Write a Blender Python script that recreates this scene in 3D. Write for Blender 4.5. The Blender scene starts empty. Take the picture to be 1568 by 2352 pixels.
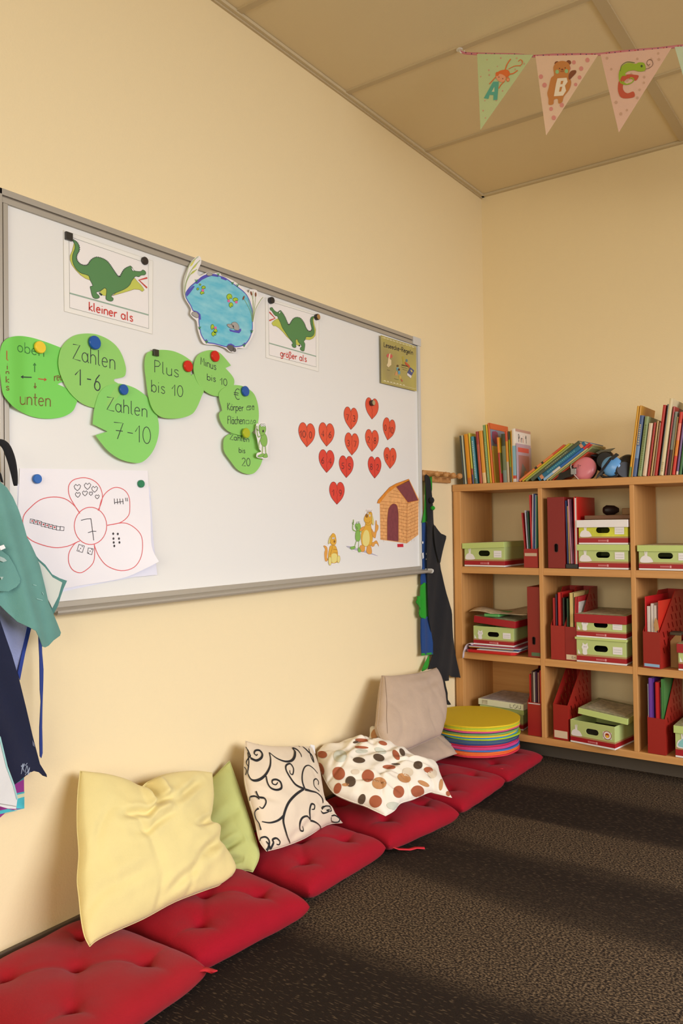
import bpy, bmesh, math, random
from mathutils import Vector, Matrix, noise, geometry
from mathutils.bvhtree import BVHTree
random.seed(7)
SC = bpy.context.scene
COL = SC.collection
# ------------------------------------------------------------------ camera
CF = 1848.5                      # focal length in pixels of the 1568x2352 frame
yaw, pit, rol = math.radians(35.3927), math.radians(.9143), math.radians(-.7627)
CP = Vector((1.8133, 0.0, 1.0782))
Fv = Vector((-math.sin(yaw)*math.cos(pit), math.cos(yaw)*math.cos(pit), math.sin(pit)))
R0 = Vector((math.cos(yaw), math.sin(yaw), 0)); U0 = R0.cross(Fv)
Rv = R0*math.cos(rol)+U0*math.sin(rol); Uv = U0*math.cos(rol)-R0*math.sin(rol)
cam = bpy.data.objects.new('camera', bpy.data.cameras.new('camera'))
COL.objects.link(cam)
m = Matrix((Rv, Uv, -Fv)).transposed().to_4x4(); m.translation = CP
cam.matrix_world = m
cam.data.sensor_fit = 'VERTICAL'; cam.data.sensor_height = 36; cam.data.lens = CF*36/2352
cam.data.clip_start = .05
SC.camera = cam
# ------------------------------------------------------------------ view and light
SC.view_settings.view_transform = 'Standard'
SC.view_settings.look = 'None'
SC.view_settings.gamma = 1
SC.view_settings.use_curve_mapping = False
SC.view_settings.exposure = 0.0
W = bpy.data.worlds.new('world'); SC.world = W; W.use_nodes = True
W.node_tree.nodes['Background'].inputs[0].default_value = (.75, .85, 1, 1)
W.node_tree.nodes['Background'].inputs[1].default_value = .9
def area(name, loc, target, sx, sy, power, col, spread=180):
    l = bpy.data.lights.new(name, 'AREA'); l.shape = 'RECTANGLE'; l.size = sx; l.size_y = sy
    l.energy = power; l.color = col; l.spread = math.radians(spread)
    o = bpy.data.objects.new(name, l); COL.objects.link(o); o.location = loc
    o.rotation_euler = (Vector(target)-Vector(loc)).to_track_quat('-Z', 'Y').to_euler()
    return o
RX, FY, CZ, LY = 4.6, -2.6, 2.793, 3.856      # right wall, wall behind the camera, ceiling, back wall
area('window_daylight_right', (RX-.03, 1.5, 1.55), (1.4, 1.5, -1.4), 3.4, 1.5, 136, (.965, 1, 1.13), 141)
area('window_daylight_front', (2.2, FY+.05, 1.6), (1.4, 1.2, -.7), 2.6, 1.5, 72, (1, .91, .73), 150)
# ------------------------------------------------------------------ helpers
def lin(c):
    return tuple(((v/255)/12.92 if v/255 <= .04045 else ((v/255+.055)/1.055)**2.4) for v in c)
_M = {}
def M(c, rough=.6, bump=0, bscale=400, var=0, vscale=6, metal=0, spec=None, name=None, sheen=0, alpha=None):
    """plain procedural material: colour with optional mottling and fine weave"""
    key = (c, rough, bump, bscale, var, vscale, metal, spec, sheen, alpha)
    if key in _M: return _M[key]
    mt = bpy.data.materials.new(name or 'mat_%d_%d_%d' % c); mt.use_nodes = True
    nt = mt.node_tree; b = nt.nodes['Principled BSDF']
    L = lin(c)
    b.inputs['Base Color'].default_value = (*L, 1); b.inputs['Roughness'].default_value = rough
    b.inputs['Metallic'].default_value = metal
    if spec is not None: b.inputs['Specular IOR Level'].default_value = spec
    if sheen: b.inputs['Sheen Weight'].default_value = sheen
    if alpha is not None: b.inputs['Alpha'].default_value = alpha
    if var or bump:
        tc = nt.nodes.new('ShaderNodeTexCoord')
    if var:
        n = nt.nodes.new('ShaderNodeTexNoise'); n.inputs['Scale'].default_value = vscale; n.inputs['Detail'].default_value = 5
        nt.links.new(tc.outputs['Object'], n.inputs['Vector'])
        mr = nt.nodes.new('ShaderNodeMapRange'); mr.inputs[1].default_value = .3; mr.inputs[2].default_value = .7
        mr.inputs[3].default_value = 1-var; mr.inputs[4].default_value = 1+var
        nt.links.new(n.outputs['Fac'], mr.inputs[0])
        mx = nt.nodes.new('ShaderNodeVectorMath'); mx.operation = 'SCALE'; mx.inputs[0].default_value = L
        nt.links.new(mr.outputs[0], mx.inputs['Scale']); nt.links.new(mx.outputs[0], b.inputs['Base Color'])
    if bump:
        n2 = nt.nodes.new('ShaderNodeTexNoise'); n2.inputs['Scale'].default_value = bscale; n2.inputs['Detail'].default_value = 3
        nt.links.new(tc.outputs['Object'], n2.inputs['Vector'])
        bp = nt.nodes.new('ShaderNodeBump'); bp.inputs['Strength'].default_value = bump; bp.inputs['Distance'].default_value = .002
        nt.links.new(n2.outputs['Fac'], bp.inputs['Height']); nt.links.new(bp.outputs[0], b.inputs['Normal'])
    _M[key] = mt
    return mt
class MB:
    """mesh builder: faces with a material each, linked as one mesh object"""
    def __init__(s): s.v = []; s.f = []; s.m = []; s.mats = []; s.sm = []
    def mi(s, mat):
        if mat not in s.mats: s.mats.append(mat)
        return s.mats.index(mat)
    def add(s, vs, fs, mat, smooth=False):
        k = len(s.v); i = s.mi(mat); s.v += [tuple(v) for v in vs]
        for f in fs: s.f.append([k+a for a in f]); s.m.append(i); s.sm.append(smooth)
        return s
    def box(s, x0, x1, y0, y1, z0, z1, mat, T=None):
        vs = [Vector(p) for p in ((x0,y0,z0),(x1,y0,z0),(x1,y1,z0),(x0,y1,z0),(x0,y0,z1),(x1,y0,z1),(x1,y1,z1),(x0,y1,z1))]
        if T: vs = [T @ v for v in vs]
        return s.add(vs, [(3,2,1,0),(4,5,6,7),(0,1,5,4),(1,2,6,5),(2,3,7,6),(3,0,4,7)], mat)
    def cyl(s, a, b, r0, r1, mat, n=24, smooth=True, prof=None):
        a = Vector(a); b = Vector(b); d = (b-a).normalized(); u = d.orthogonal().normalized(); w = d.cross(u)
        prof = prof or [(0, r0), (1, r1)]
        vs = []; fs = []
        for t, r in prof:
            for k in range(n):
                q = 2*math.pi*k/n; vs.append(a.lerp(b, t)+(u*math.cos(q)+w*math.sin(q))*r)
        for j in range(len(prof)-1):
            for k in range(n): fs.append((j*n+k, j*n+(k+1) % n, (j+1)*n+(k+1) % n, (j+1)*n+k))
        s.add(vs, fs, mat, smooth)
        s.add(vs[:n], [tuple(range(n))[::-1]], mat); s.add(vs[-n:], [tuple(range(n))], mat)
        return s
    def tube(s, pts, r, mat, n=8, closed=False):
        pts = [Vector(p) for p in pts]; vs = []; fs = []; N = len(pts); up = None
        for i, p in enumerate(pts):
            a = pts[(i-1) % N] if closed else pts[max(i-1, 0)]; b = pts[(i+1) % N] if closed else pts[min(i+1, N-1)]
            d = (b-a).normalized()
            up = (d.orthogonal() if up is None else up-d*up.dot(d)).normalized(); w = d.cross(up)
            rr = r[i] if isinstance(r, (list, tuple)) else r
            for k in range(n):
                q = 2*math.pi*k/n; vs.append(p+(up*math.cos(q)+w*math.sin(q))*rr)
        for i in range(N if closed else N-1):
            j = (i+1) % N
            for k in range(n): fs.append((i*n+k, i*n+(k+1) % n, j*n+(k+1) % n, j*n+k))
        if not closed: fs += [tuple(range(n))[::-1], tuple(range((N-1)*n, N*n))]
        return s.add(vs, fs, mat, True)
    def prism(s, pts, axis, a0, a1, mat, holes=(), T=None):
        """polygon (with holes) in the plane across axis, extruded from a0 to a1"""
        loops = [list(pts)]+[list(h) for h in holes]
        def at3(p, a):
            v = Vector({'x': (a, p[0], p[1]), 'y': (p[0], a, p[1]), 'z': (p[0], p[1], a)}[axis]); return T @ v if T else v
        flat = [p for l in loops for p in l]; n = len(flat)
        tri = geometry.tessellate_polygon([[Vector((p[0], p[1], 0)) for p in l] for l in loops])
        vs = [at3(p, a0) for p in flat]+[at3(p, a1) for p in flat]
        fs = [tuple(t) for t in tri]+[tuple(n+i for i in t) for t in tri]
        k = 0
        for l in loops:
            for i in range(len(l)):
                j = (i+1) % len(l); fs.append((k+i, k+j, n+k+j, n+k+i))
            k += len(l)
        return s.add(vs, fs, mat)
    def obj(s, name, parent=None, bevel=0, solid=0, fix=True):
        me = bpy.data.meshes.new(name); me.from_pydata(s.v, [], s.f)
        for mt in s.mats: me.materials.append(mt)
        me.polygons.foreach_set('material_index', s.m); me.polygons.foreach_set('use_smooth', s.sm); me.update()
        if fix:
            bm = bmesh.new(); bm.from_mesh(me); bmesh.ops.remove_doubles(bm, verts=bm.verts, dist=1e-6) if fix == 2 else None
            bmesh.ops.recalc_face_normals(bm, faces=bm.faces); bm.to_mesh(me); bm.free()
        o = bpy.data.objects.new(name, me); COL.objects.link(o)
        if parent: o.parent = parent
        if bevel:
            b = o.modifiers.new('bevel', 'BEVEL'); b.width = bevel; b.segments = 2; b.limit_method = 'ANGLE'
        if solid:
            b = o.modifiers.new('solid', 'SOLIDIFY'); b.thickness = solid; b.offset = 0
        return o
def tag(o, label, cat, group=None):
    o['label'] = label; o['category'] = cat
    if group: o['group'] = group
    return o
def thing(name, label, cat, loc=(0,0,0), group=None, rot=(0,0,0)):
    o = bpy.data.objects.new(name, None); o.empty_display_size = .05; COL.objects.link(o); o.location = loc; o.rotation_euler = rot
    return tag(o, label, cat, group)
def struct(o):
    o['kind'] = 'structure'; return o
def ray(x, y): return Fv+Rv*((x-784)/CF)-Uv*((y-1176)/CF)
def at(x, y, **k):
    (n, v), = k.items(); i = 'XYZ'.index(n); r = ray(x, y); return CP+r*((v-CP[i])/r[i])
def Zt(sc, ox, oy):
    """a crop of the photograph: its own pixels to frame pixels"""
    return lambda p: (ox+p[0]/sc, oy+p[1]/sc)
def sm(pts, n=5, closed=True):
    """Catmull-Rom curve through the points"""
    out = []; N = len(pts)
    g = (lambda i: pts[i % N]) if closed else (lambda i: pts[max(0, min(N-1, i))])
    for i in range(N if closed else N-1):
        p0, p1, p2, p3 = g(i-1), g(i), g(i+1), g(i+2)
        for k in range(n):
            t = k/n
            out.append(tuple(.5*((2*p1[j])+(-p0[j]+p2[j])*t+(2*p0[j]-5*p1[j]+4*p2[j]-p3[j])*t*t+(-p0[j]+3*p1[j]-3*p2[j]+p3[j])*t**3) for j in range(2)))
    if not closed: out.append(tuple(pts[-1]))
    return out
def segs(*ls, n=5):
    """closed outline out of smooth runs that meet in sharp corners"""
    out = []
    for l in ls:
        c = sm(l, n, False); out += c[:-1] if len(l) > 1 else c
    return out
def ell(cx, cy, rx, ry, rot=0, n=20, a0=0, a1=360):
    c, s_ = math.cos(math.radians(rot)), math.sin(math.radians(rot)); o = []
    full = abs(a1-a0) >= 360
    for k in range(n if full else n+1):
        a = math.radians(a0+(a1-a0)*k/n); x = rx*math.cos(a); y = ry*math.sin(a)
        o.append((cx+x*c-y*s_, cy+x*s_+y*c))
    return o
class Surf:
    """a sheet standing in the room: base plane plus an optional lift along its normal"""
    def __init__(s, P0, n, lift=None):
        s.P = Vector(P0); s.n = Vector(n).normalized(); s.lift = lift
        up = Vector((0, 0, 1)); s.a = up.cross(s.n); s.a = s.a.normalized() if s.a.length > 1e-4 else Vector((1, 0, 0)); s.b = s.n.cross(s.a)
    def lv(s, q): return s.lift(q) if s.lift else 0
    def p(s, x, y, off=0):
        r = ray(x, y); h = off; q = None
        for k in range(6 if s.lift else 1):
            t = (s.P+s.n*h-CP).dot(s.n)/r.dot(s.n); q = CP+r*t; h = off+s.lv(q)
            if not s.lift: break
        return q
    def uv(s, q): d = q-s.P; return Vector((d.dot(s.a), d.dot(s.b)))
    def xyz(s, u): return s.P+s.a*u[0]+s.b*u[1]
def board(x0=.012, lift=None): return Surf((x0, 0, 0), (1, 0, 0), lift)
def fill(mb, sf, pts, mat, off=0, back=None, grid=0, smooth=False):
    """polygon on a sheet; back = thickness towards the wall; grid = mesh size for lifted sheets"""
    P = [sf.p(*p, off) for p in pts]
    if grid or sf.lift:
        grid = grid or .012
        base = [sf.uv(q-sf.n*((q-sf.P).dot(sf.n))) for q in P]
        xs = [b.x for b in base]; ys = [b.y for b in base]; n = len(base); V = list(base)
        x = min(xs)+grid/2
        while x < max(xs):
            y = min(ys)+grid/2
            while y < max(ys): V.append(Vector((x, y))); y += grid
            x += grid
        r = geometry.delaunay_2d_cdt(V, [(i, (i+1) % n) for i in range(n)], [], 1, 1e-6)
        vs = []
        for q in r[0]:
            w = sf.xyz(q); vs.append(w+sf.n*(off+sf.lv(w)))
        fs = [tuple(f) for f in r[2]]
        mb.add(vs, fs, mat, True)
        if back:
            mb.add([v-sf.n*back for v in vs], [f[::-1] for f in fs], mat, True)
    else:
        mb.add(P, [tuple(range(len(P)))], mat)
    if back:
        n = len(P); Q = [p-sf.n*back for p in P]
        mb.add(P+Q, [(i, (i+1) % n, n+(i+1) % n, n+i) for i in range(n)], mat)
        if not (grid or sf.lift): mb.add(Q, [tuple(range(n))[::-1]], mat)
def line(mb, sf, pts, w, mat, off=.0006, closed=False):
    P = [sf.p(*p, off) for p in pts]; N = len(P)
    if N < 2: return
    vs = []
    for i in range(N):
        a = P[(i-1) % N] if closed else P[max(i-1, 0)]; b = P[(i+1) % N] if closed else P[min(i+1, N-1)]
        d = (b-a)
        if d.length < 1e-7: d = Vector((0, 1, 0))
        s_ = sf.n.cross(d.normalized())*((w[i] if isinstance(w, (list, tuple)) else w)/2); vs += [P[i]-s_, P[i]+s_]
    fs = [(2*i, 2*i+1, (2*i+3) % (2*N), (2*i+2) % (2*N)) for i in range(N if closed else N-1)]
    mb.add(vs, fs, mat)
# ------------------------------------------------------------------ single-stroke lettering (cap height 1)
def A_(cx, cy, rx, ry, a0, a1, n=10):
    return [(cx+rx*math.cos(math.radians(a0+(a1-a0)*k/n)), cy+ry*math.sin(math.radians(a0+(a1-a0)*k/n))) for k in range(n+1)]
bowl = lambda x=.26: A_(x, .3, .22, .3, 40, 400, 14)
GL = {
 'a': (.62, [bowl(), [(.48, .6), (.48, .08), (.56, 0)]]), 'b': (.6, [[(.08, 1), (.08, 0)], A_(.3, .3, .22, .3, 160, -160, 12)]),
 'c': (.5, [A_(.28, .3, .22, .3, 50, 310)]), 'e': (.58, [[(.06, .32), (.48, .36)]+A_(.27, .31, .21, .3, 15, 320)]),
 'd': (.6, [bowl(), [(.48, 1), (.48, 0)]]),
 'g': (.6, [bowl(), [(.48, .6), (.48, -.1)]+A_(.27, -.12, .21, .2, 0, -150, 8)]), 'h': (.58, [[(.08, 1), (.08, 0)], [(.08, .4)]+A_(.28, .4, .19, .2, 150, 0, 8)+[(.47, 0)]]),
 'i': (.28, [[(.12, .6), (.12, 0)], [(.12, .82), (.12, .88)]]), 'k': (.52, [[(.08, 1), (.08, 0)], [(.42, .6), (.09, .28), (.46, 0)]]),
 'l': (.32, [[(.1, 1), (.1, .1), (.2, 0)]]), 'm': (.9, [[(.08, .6), (.08, 0)], [(.08, .4)]+A_(.24, .4, .15, .2, 150, 0, 6)+[(.39, 0)], [(.39, .4)]+A_(.55, .4, .15, .2, 150, 0, 6)+[(.7, 0)]]),
 'n': (.58, [[(.08, .6), (.08, 0)], [(.08, .4)]+A_(.28, .4, .19, .2, 150, 0, 8)+[(.47, 0)]]), 'o': (.56, [A_(.27, .3, .21, .3, 90, 450, 14)]),
 'p': (.58, [[(.08, .6), (.08, -.35)], A_(.29, .3, .21, .3, 160, -160, 12)]), 'r': (.42, [[(.08, .6), (.08, 0)], [(.08, .35), (.2, .55), (.38, .58)]]),
 's': (.48, [[(.4, .5), (.28, .6), (.12, .55), (.1, .42), (.24, .32), (.4, .22), (.4, .08), (.26, 0), (.08, .08)]]),
 't': (.42, [[(.18, .9), (.18, .08), (.3, 0)], [(.04, .6), (.34, .6)]]), 'u': (.58, [[(.08, .6), (.08, .2)]+A_(.27, .2, .19, .2, 180, 360, 8)+[(.46, .6)], [(.46, .2), (.46, 0)]]),
 'ß': (.58, [[(.08, -.3), (.08, .8)]+A_(.25, .8, .17, .2, 180, 0, 8)+[(.26, .56), (.44, .42), (.48, .2), (.36, .02), (.18, 0)]]),
 'Z': (.72, [[(.06, .95), (.6, 1), (.06, .03), (.64, 0)]]), 'P': (.62, [[(.1, 1), (.1, 0)], [(.1, 1), (.4, .98), (.54, .78), (.4, .55), (.1, .48)]]),
 'M': (.8, [[(.08, 0), (.14, 1), (.36, .4), (.6, 1), (.68, 0)]]), 'K': (.62, [[(.1, 1), (.1, 0)], [(.52, 1), (.12, .45), (.56, 0)]]),
 'F': (.6, [[(.1, 0), (.1, 1), (.54, 1)], [(.1, .55), (.42, .55)]]), 'L': (.6, [[(.1, 1), (.1, 0), (.52, 0)]]), 'R': (.66, [[(.1, 0), (.1, 1), (.4, .98), (.54, .78), (.4, .55), (.1, .5)], [(.3, .5), (.56, 0)]]),
 '€': (.7, [A_(.42, .5, .3, .5, 55, 305), [(0, .6), (.5, .6)], [(0, .42), (.46, .42)]]), 'O': (.7, [A_(.34, .5, .28, .5, 90, 450, 16)]), 'U': (.66, [[(.08, 1), (.08, .3)]+A_(.32, .3, .24, .3, 180, 360, 8)+[(.56, 1)]]),
 'V': (.64, [[(.04, 1), (.32, 0), (.6, 1)]]), 'I': (.26, [[(.12, 0), (.12, 1)]]),
 'A': (.7, [[(.04, 0), (.33, 1), (.62, 0)], [(.14, .35), (.52, .35)]]),
 '0': (.62, [A_(.3, .5, .23, .5, 90, 450, 16)]), '1': (.42, [[(.04, .6), (.28, 1), (.28, 0)]]), '2': (.6, [A_(.28, .74, .22, .26, 160, -30, 8)+[(.06, 0), (.54, 0)]]),
 '3': (.58, [A_(.26, .76, .2, .24, 150, -90, 8)+A_(.26, .26, .24, .26, 90, -150, 8)]), '4': (.62, [[(.42, 0), (.42, 1), (.04, .3), (.56, .3)]]),
 '5': (.58, [[(.5, 1), (.14, 1), (.1, .56)]+A_(.27, .32, .23, .3, 110, -150, 10)]), '6': (.6, [[(.46, 1), (.2, .7), (.07, .3)]+A_(.28, .28, .22, .28, 180, 540, 14)]),
 '7': (.58, [[(.04, .98), (.52, 1), (.22, 0)]]), '8': (.58, [A_(.28, .76, .18, .24, -90, 270, 12), A_(.28, .26, .22, .26, 90, 450, 12)]),
 '9': (.6, [A_(.28, .7, .22, .29, 0, 360, 14), [(.5, .7), (.46, .3), (.2, 0)]]), '-': (.5, [[(.06, .45), (.42, .45)]]), ' ': (.4, []), '.': (.2, [[(.08, 0), (.08, .05)]]), '·': (.3, [[(.12, .4), (.18, .4)]]),
}
GL['E'] = (.6, [[(.52, 1), (.1, 1), (.1, 0), (.54, 0)], [(.1, .52), (.44, .52)]])
GL['ö'] = (GL['o'][0], GL['o'][1]+[[(.16, .78), (.16, .85)], [(.38, .78), (.38, .85)]]); GL['ä'] = (GL['a'][0], GL['a'][1]+[[(.16, .78), (.16, .85)], [(.38, .78), (.38, .85)]])
def write(mb, sf, txt, p0, p1, up, w, mat, off=.0006, cross7=False, tr=None):
    tot = sum(GL[c][0] for c in txt); x = 0
    f = tr or (lambda p: p)
    for c in txt:
        adv, strokes = GL[c]
        if c == '7' and cross7: strokes = strokes+[[(.14, .5), (.5, .52)]]
        for st in strokes:
            line(mb, sf, [f((p0[0]+(p1[0]-p0[0])*(x+q[0])/tot+up[0]*q[1], p0[1]+(p1[1]-p0[1])*(x+q[0])/tot+up[1]*q[1])) for q in st], w, mat, off)
        x += adv
# ------------------------------------------------------------------ materials
WHITE = M((238, 236, 230), .5)
def node_mat(name, fn):
    mt = bpy.data.materials.new(name); mt.use_nodes = True; fn(mt.node_tree, mt.node_tree.nodes['Principled BSDF']); return mt
def wall_fn(c):
    def fn(nt, b):
        b.inputs['Base Color'].default_value = (*lin(c), 1); b.inputs['Roughness'].default_value = .75
        b.inputs['Specular IOR Level'].default_value = .3
        g = nt.nodes.new('ShaderNodeNewGeometry'); n = nt.nodes.new('ShaderNodeTexNoise'); n.inputs['Scale'].default_value = 170; n.inputs['Detail'].default_value = 2
        nt.links.new(g.outputs['Position'], n.inputs['Vector'])
        bp = nt.nodes.new('ShaderNodeBump'); bp.inputs['Strength'].default_value = .25; bp.inputs['Distance'].default_value = .002
        nt.links.new(n.outputs['Fac'], bp.inputs['Height']); nt.links.new(bp.outputs[0], b.inputs['Normal'])
    return fn
MWALL = node_mat('yellow_wall_paint', wall_fn((240, 219, 172)))
MCEIL = node_mat('ceiling_tile', wall_fn((226, 206, 164)))
MGRID = M((196, 176, 138), .6); MCTRIM = M((206, 188, 150), .7)  # grid bars, then the ceiling edge trim in its own tone
def wood_fn(c1, c2, vert):
    def fn(nt, b):
        g = nt.nodes.new('ShaderNodeNewGeometry'); mp = nt.nodes.new('ShaderNodeMapping')
        mp.inputs['Scale'].default_value = (60, 60, 2.5) if vert else (2.5, 60, 60)
        n = nt.nodes.new('ShaderNodeTexNoise'); n.inputs['Scale'].default_value = 1; n.inputs['Detail'].default_value = 6; n.inputs['Roughness'].default_value = .6
        cr = nt.nodes.new('ShaderNodeValToRGB'); cr.color_ramp.elements[0].position = .3; cr.color_ramp.elements[1].position = .7
        cr.color_ramp.elements[0].color = (*lin(c1), 1); cr.color_ramp.elements[1].color = (*lin(c2), 1)
        nt.links.new(g.outputs['Position'], mp.inputs['Vector']); nt.links.new(mp.outputs[0], n.inputs['Vector'])
        nt.links.new(n.outputs['Fac'], cr.inputs[0]); nt.links.new(cr.outputs[0], b.inputs['Base Color']); b.inputs['Roughness'].default_value = .45
    return fn
MWOODV = node_mat('beech_upright', wood_fn((196, 138, 76), (212, 156, 92), True))
MWOODH = node_mat('beech_board', wood_fn((196, 138, 76), (212, 156, 92), False))
MPINE = node_mat('pine_rail', wood_fn((176, 122, 66), (206, 152, 92), False))
def carpet_fn(nt, b):
    g = nt.nodes.new('ShaderNodeNewGeometry'); sp = nt.nodes.new('ShaderNodeSeparateXYZ'); nt.links.new(g.outputs['Position'], sp.inputs[0])
    def noise_(sc, s, det=3):
        mp = nt.nodes.new('ShaderNodeMapping'); mp.inputs['Scale'].default_value = sc
        n = nt.nodes.new('ShaderNodeTexNoise'); n.inputs['Scale'].default_value = s; n.inputs['Detail'].default_value = det
        nt.links.new(g.outputs['Position'], mp.inputs['Vector']); nt.links.new(mp.outputs[0], n.inputs['Vector']); return n.outputs['Fac']
    def math_(op, a, c=None, clamp=False):
        m_ = nt.nodes.new('ShaderNodeMath'); m_.operation = op; m_.use_clamp = clamp
        for i, v in enumerate((a, c)):
            if v is None: continue
            if isinstance(v, (int, float)): m_.inputs[i].default_value = v
            else: nt.links.new(v, m_.inputs[i])
        return m_.outputs[0]
    y = math_('ADD', sp.outputs['Y'], math_('MULTIPLY', math_('SUBTRACT', noise_((1.2, 9, 1), 1), .5), .22))
    cr = nt.nodes.new('ShaderNodeValToRGB'); cr.color_ramp.interpolation = 'EASE'
    mr = nt.nodes.new('ShaderNodeMapRange'); mr.inputs[1].default_value = 0; mr.inputs[2].default_value = 4; nt.links.new(y, mr.inputs[0]); nt.links.new(mr.outputs[0], cr.inputs[0])
    stops = [(0, 0), (.7, .1), (1.05, .0), (1.62, .0), (1.80, 1), (2.05, 1), (2.22, .12), (2.40, .0), (2.56, .9), (2.75, .9), (2.84, .0), (3.08, .0), (3.22, .85), (4, .8)]
    e = cr.color_ramp.elements
    while len(e) > 1: e.remove(e[0])
    e[0].position = 0; e[0].color = (.5, .5, .5, 1)
    for p, v in stops[1:]:
        k = e.new(p/4); k.color = (v, v, v, 1)
    band = cr.outputs[0]
    fleck = math_('MULTIPLY', math_('SUBTRACT', noise_((150, 215, 1), 1, 3), .45), 5.5, True)
    dash = math_('MULTIPLY', math_('SUBTRACT', noise_((60, 260, 1), 1, 0), .64), 9, True)
    light = math_('MULTIPLY', band, fleck); dd = math_('MULTIPLY', dash, .38)
    tot = math_('MAXIMUM', light, dd, True)
    c2 = nt.nodes.new('ShaderNodeValToRGB'); nt.links.new(tot, c2.inputs[0])
    c2.color_ramp.elements[0].color = (*lin((40, 32, 26)), 1); c2.color_ramp.elements[1].color = (*lin((122, 102, 78)), 1)
    nt.links.new(c2.outputs[0], b.inputs['Base Color']); b.inputs['Roughness'].default_value = .95; b.inputs['Specular IOR Level'].default_value = .1
    bp = nt.nodes.new('ShaderNodeBump'); bp.inputs['Strength'].default_value = .6; bp.inputs['Distance'].default_value = .004
    nt.links.new(noise_((200, 300, 1), 1, 4), bp.inputs['Height']); nt.links.new(bp.outputs[0], b.inputs['Normal'])
MCARP = node_mat('striped_carpet', carpet_fn)
# ------------------------------------------------------------------ the room
struct(MB().box(-.1, RX+.1, FY-.1, LY+.1, -.1, 0, MCARP).obj('floor'))
struct(MB().box(-.1, 0, FY-.1, LY+.1, 0, CZ+.1, MWALL).obj('wall_left'))
struct(MB().box(0, RX, LY, LY+.1, 0, CZ+.1, MWALL).obj('wall_back'))
def holed_wall(name, axis, a0, a1, w0, w1, holes):
    pts = [(w0, 0), (w1, 0), (w1, CZ+.1), (w0, CZ+.1)]
    hs = [[(h[0], h[2]), (h[1], h[2]), (h[1], h[3]), (h[0], h[3])] for h in holes]
    return struct(MB().prism(pts, axis, a0, a1, MWALL, hs).obj(name))
holed_wall('wall_right', 'x', RX, RX+.1, FY-.1, LY+.1, [(-.2, 1.45, .8, 2.3), (1.6, 3.2, .8, 2.3)])
holed_wall('wall_front', 'y', FY-.1, FY, 0, RX, [(.9, 2.15, .85, 2.35), (2.3, 3.5, .85, 2.35)])
ce = struct(MB().box(-.1, RX+.1, FY-.1, LY+.1, CZ, CZ+.1, MCEIL).obj('ceiling'))
g = MB()
for k in range(-7, 3):
    y = 2.6033+k*.6273
    if y < LY-.1: g.box(0, RX, y-.012, y+.012, CZ-.006, CZ+.001, MGRID)
for k in range(0, 4):
    x = 1.0077+k*1.25
    if x < RX: g.box(x-.02, x+.02, FY, LY, CZ-.0065, CZ+.0008, MGRID)
g.obj('ceiling_grid', ce)
t = MB(); t.box(0, .02, FY, LY, CZ-.012, CZ-.001, MCTRIM); t.box(0, .008, FY, LY, CZ-.018, CZ-.012, MGRID); struct(t.obj('trim_1'))
t = MB(); t.box(0, RX, LY-.02, LY, CZ-.012, CZ-.001, MCTRIM); struct(t.obj('trim_2'))
MBASE = M((92, 80, 66), .6)
struct(MB().box(0, .012, FY, LY, 0, .062, MBASE).obj('baseboard_left', bevel=.002))
struct(MB().box(0, RX, LY-.012, LY, 0, .062, MBASE).obj('baseboard_back', bevel=.002))
# ------------------------------------------------------------------ whiteboard
BX = .012                          # writing surface
MALU = M((176, 168, 152), .38, metal=.25); MALUD = M((132, 122, 108), .45, metal=.2); MBOARD = M((234, 231, 222), .28, spec=.4); MCAP = M((205, 203, 196), .4)
wb = thing('whiteboard', 'long white magnetic board in a grey metal frame hanging on the yellow wall', 'whiteboard', (.006, 2.13, .89))
def under(o, root):
    o.parent = root; o.matrix_parent_inverse = Matrix.Translation(root.location).inverted() if root.rotation_euler == bpy.data.objects['whiteboard'].rotation_euler else root.matrix_basis.inverted(); return o
Y0, Y1, Z0, Z1 = 1.131, 3.131, .8901, 1.8753
g = MB(); g.box(.002, BX, Y0-.01, Y1+.01, Z0-.01, Z1+.01, MBOARD); under(g.obj('panel'), wb)
g = MB()
def bar(y0, y1, z0, z1):
    g.box(.001, .021, y0, y1, z0, z1, MALU)
g.box(.001, .020, Y0-.022, Y1+.02, Z1, Z1+.014, MALU); g.box(.001, .017, Y0-.022, Y1+.02, Z1+.014, Z1+.018, MALUD); g.box(.001, .022, Y0-.024, Y1+.022, Z1+.018, Z1+.034, MALU)
g.box(.001, .020, Y0-.013, Y0, Z0, Z1, MALU); g.box(.001, .016, Y0-.016, Y0-.013, Z0, Z1, MALUD); g.box(.001, .022, Y0-.026, Y0-.016, Z0-.02, Z1+.034, MALU)
g.box(.001, .022, Y1, Y1+.018, Z0-.02, Z1, MCAP); g.box(.001, .014, Y1+.018, Y1+.024, Z0-.02, Z1+.03, MALUD)
g.box(.001, .021, Y0-.02, Y1+.02, Z0-.03, Z0, MALU)
under(g.obj('frame', bevel=.0015), wb)
g = MB()
g.prism([(.021, Z0-.024), (.060, Z0-.030), (.066, Z0-.024), (.066, Z0-.018), (.060, Z0-.018), (.056, Z0-.023), (.021, Z0-.014)], 'y', Y0+.1, Y1+.02, MALU)
under(g.obj('pen_tray', bevel=.001), wb)
g = MB(); g.prism([(.012, Z0-.032), (.064, Z0-.033), (.070, Z0-.026), (.070, Z0-.016), (.060, Z0-.012), (.012, Z0-.012)], 'y', Y1+.02, Y1+.026, MCAP); under(g.obj('end_cap', bevel=.002), wb)
for yy, zz in ((Y1-.044, Z1-.001),):
    g = MB(); g.box(.001, .0235, yy, yy+.068, zz+.001, zz+.037, MCAP); under(g.obj('corner_cap', bevel=.002), wb)
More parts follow.
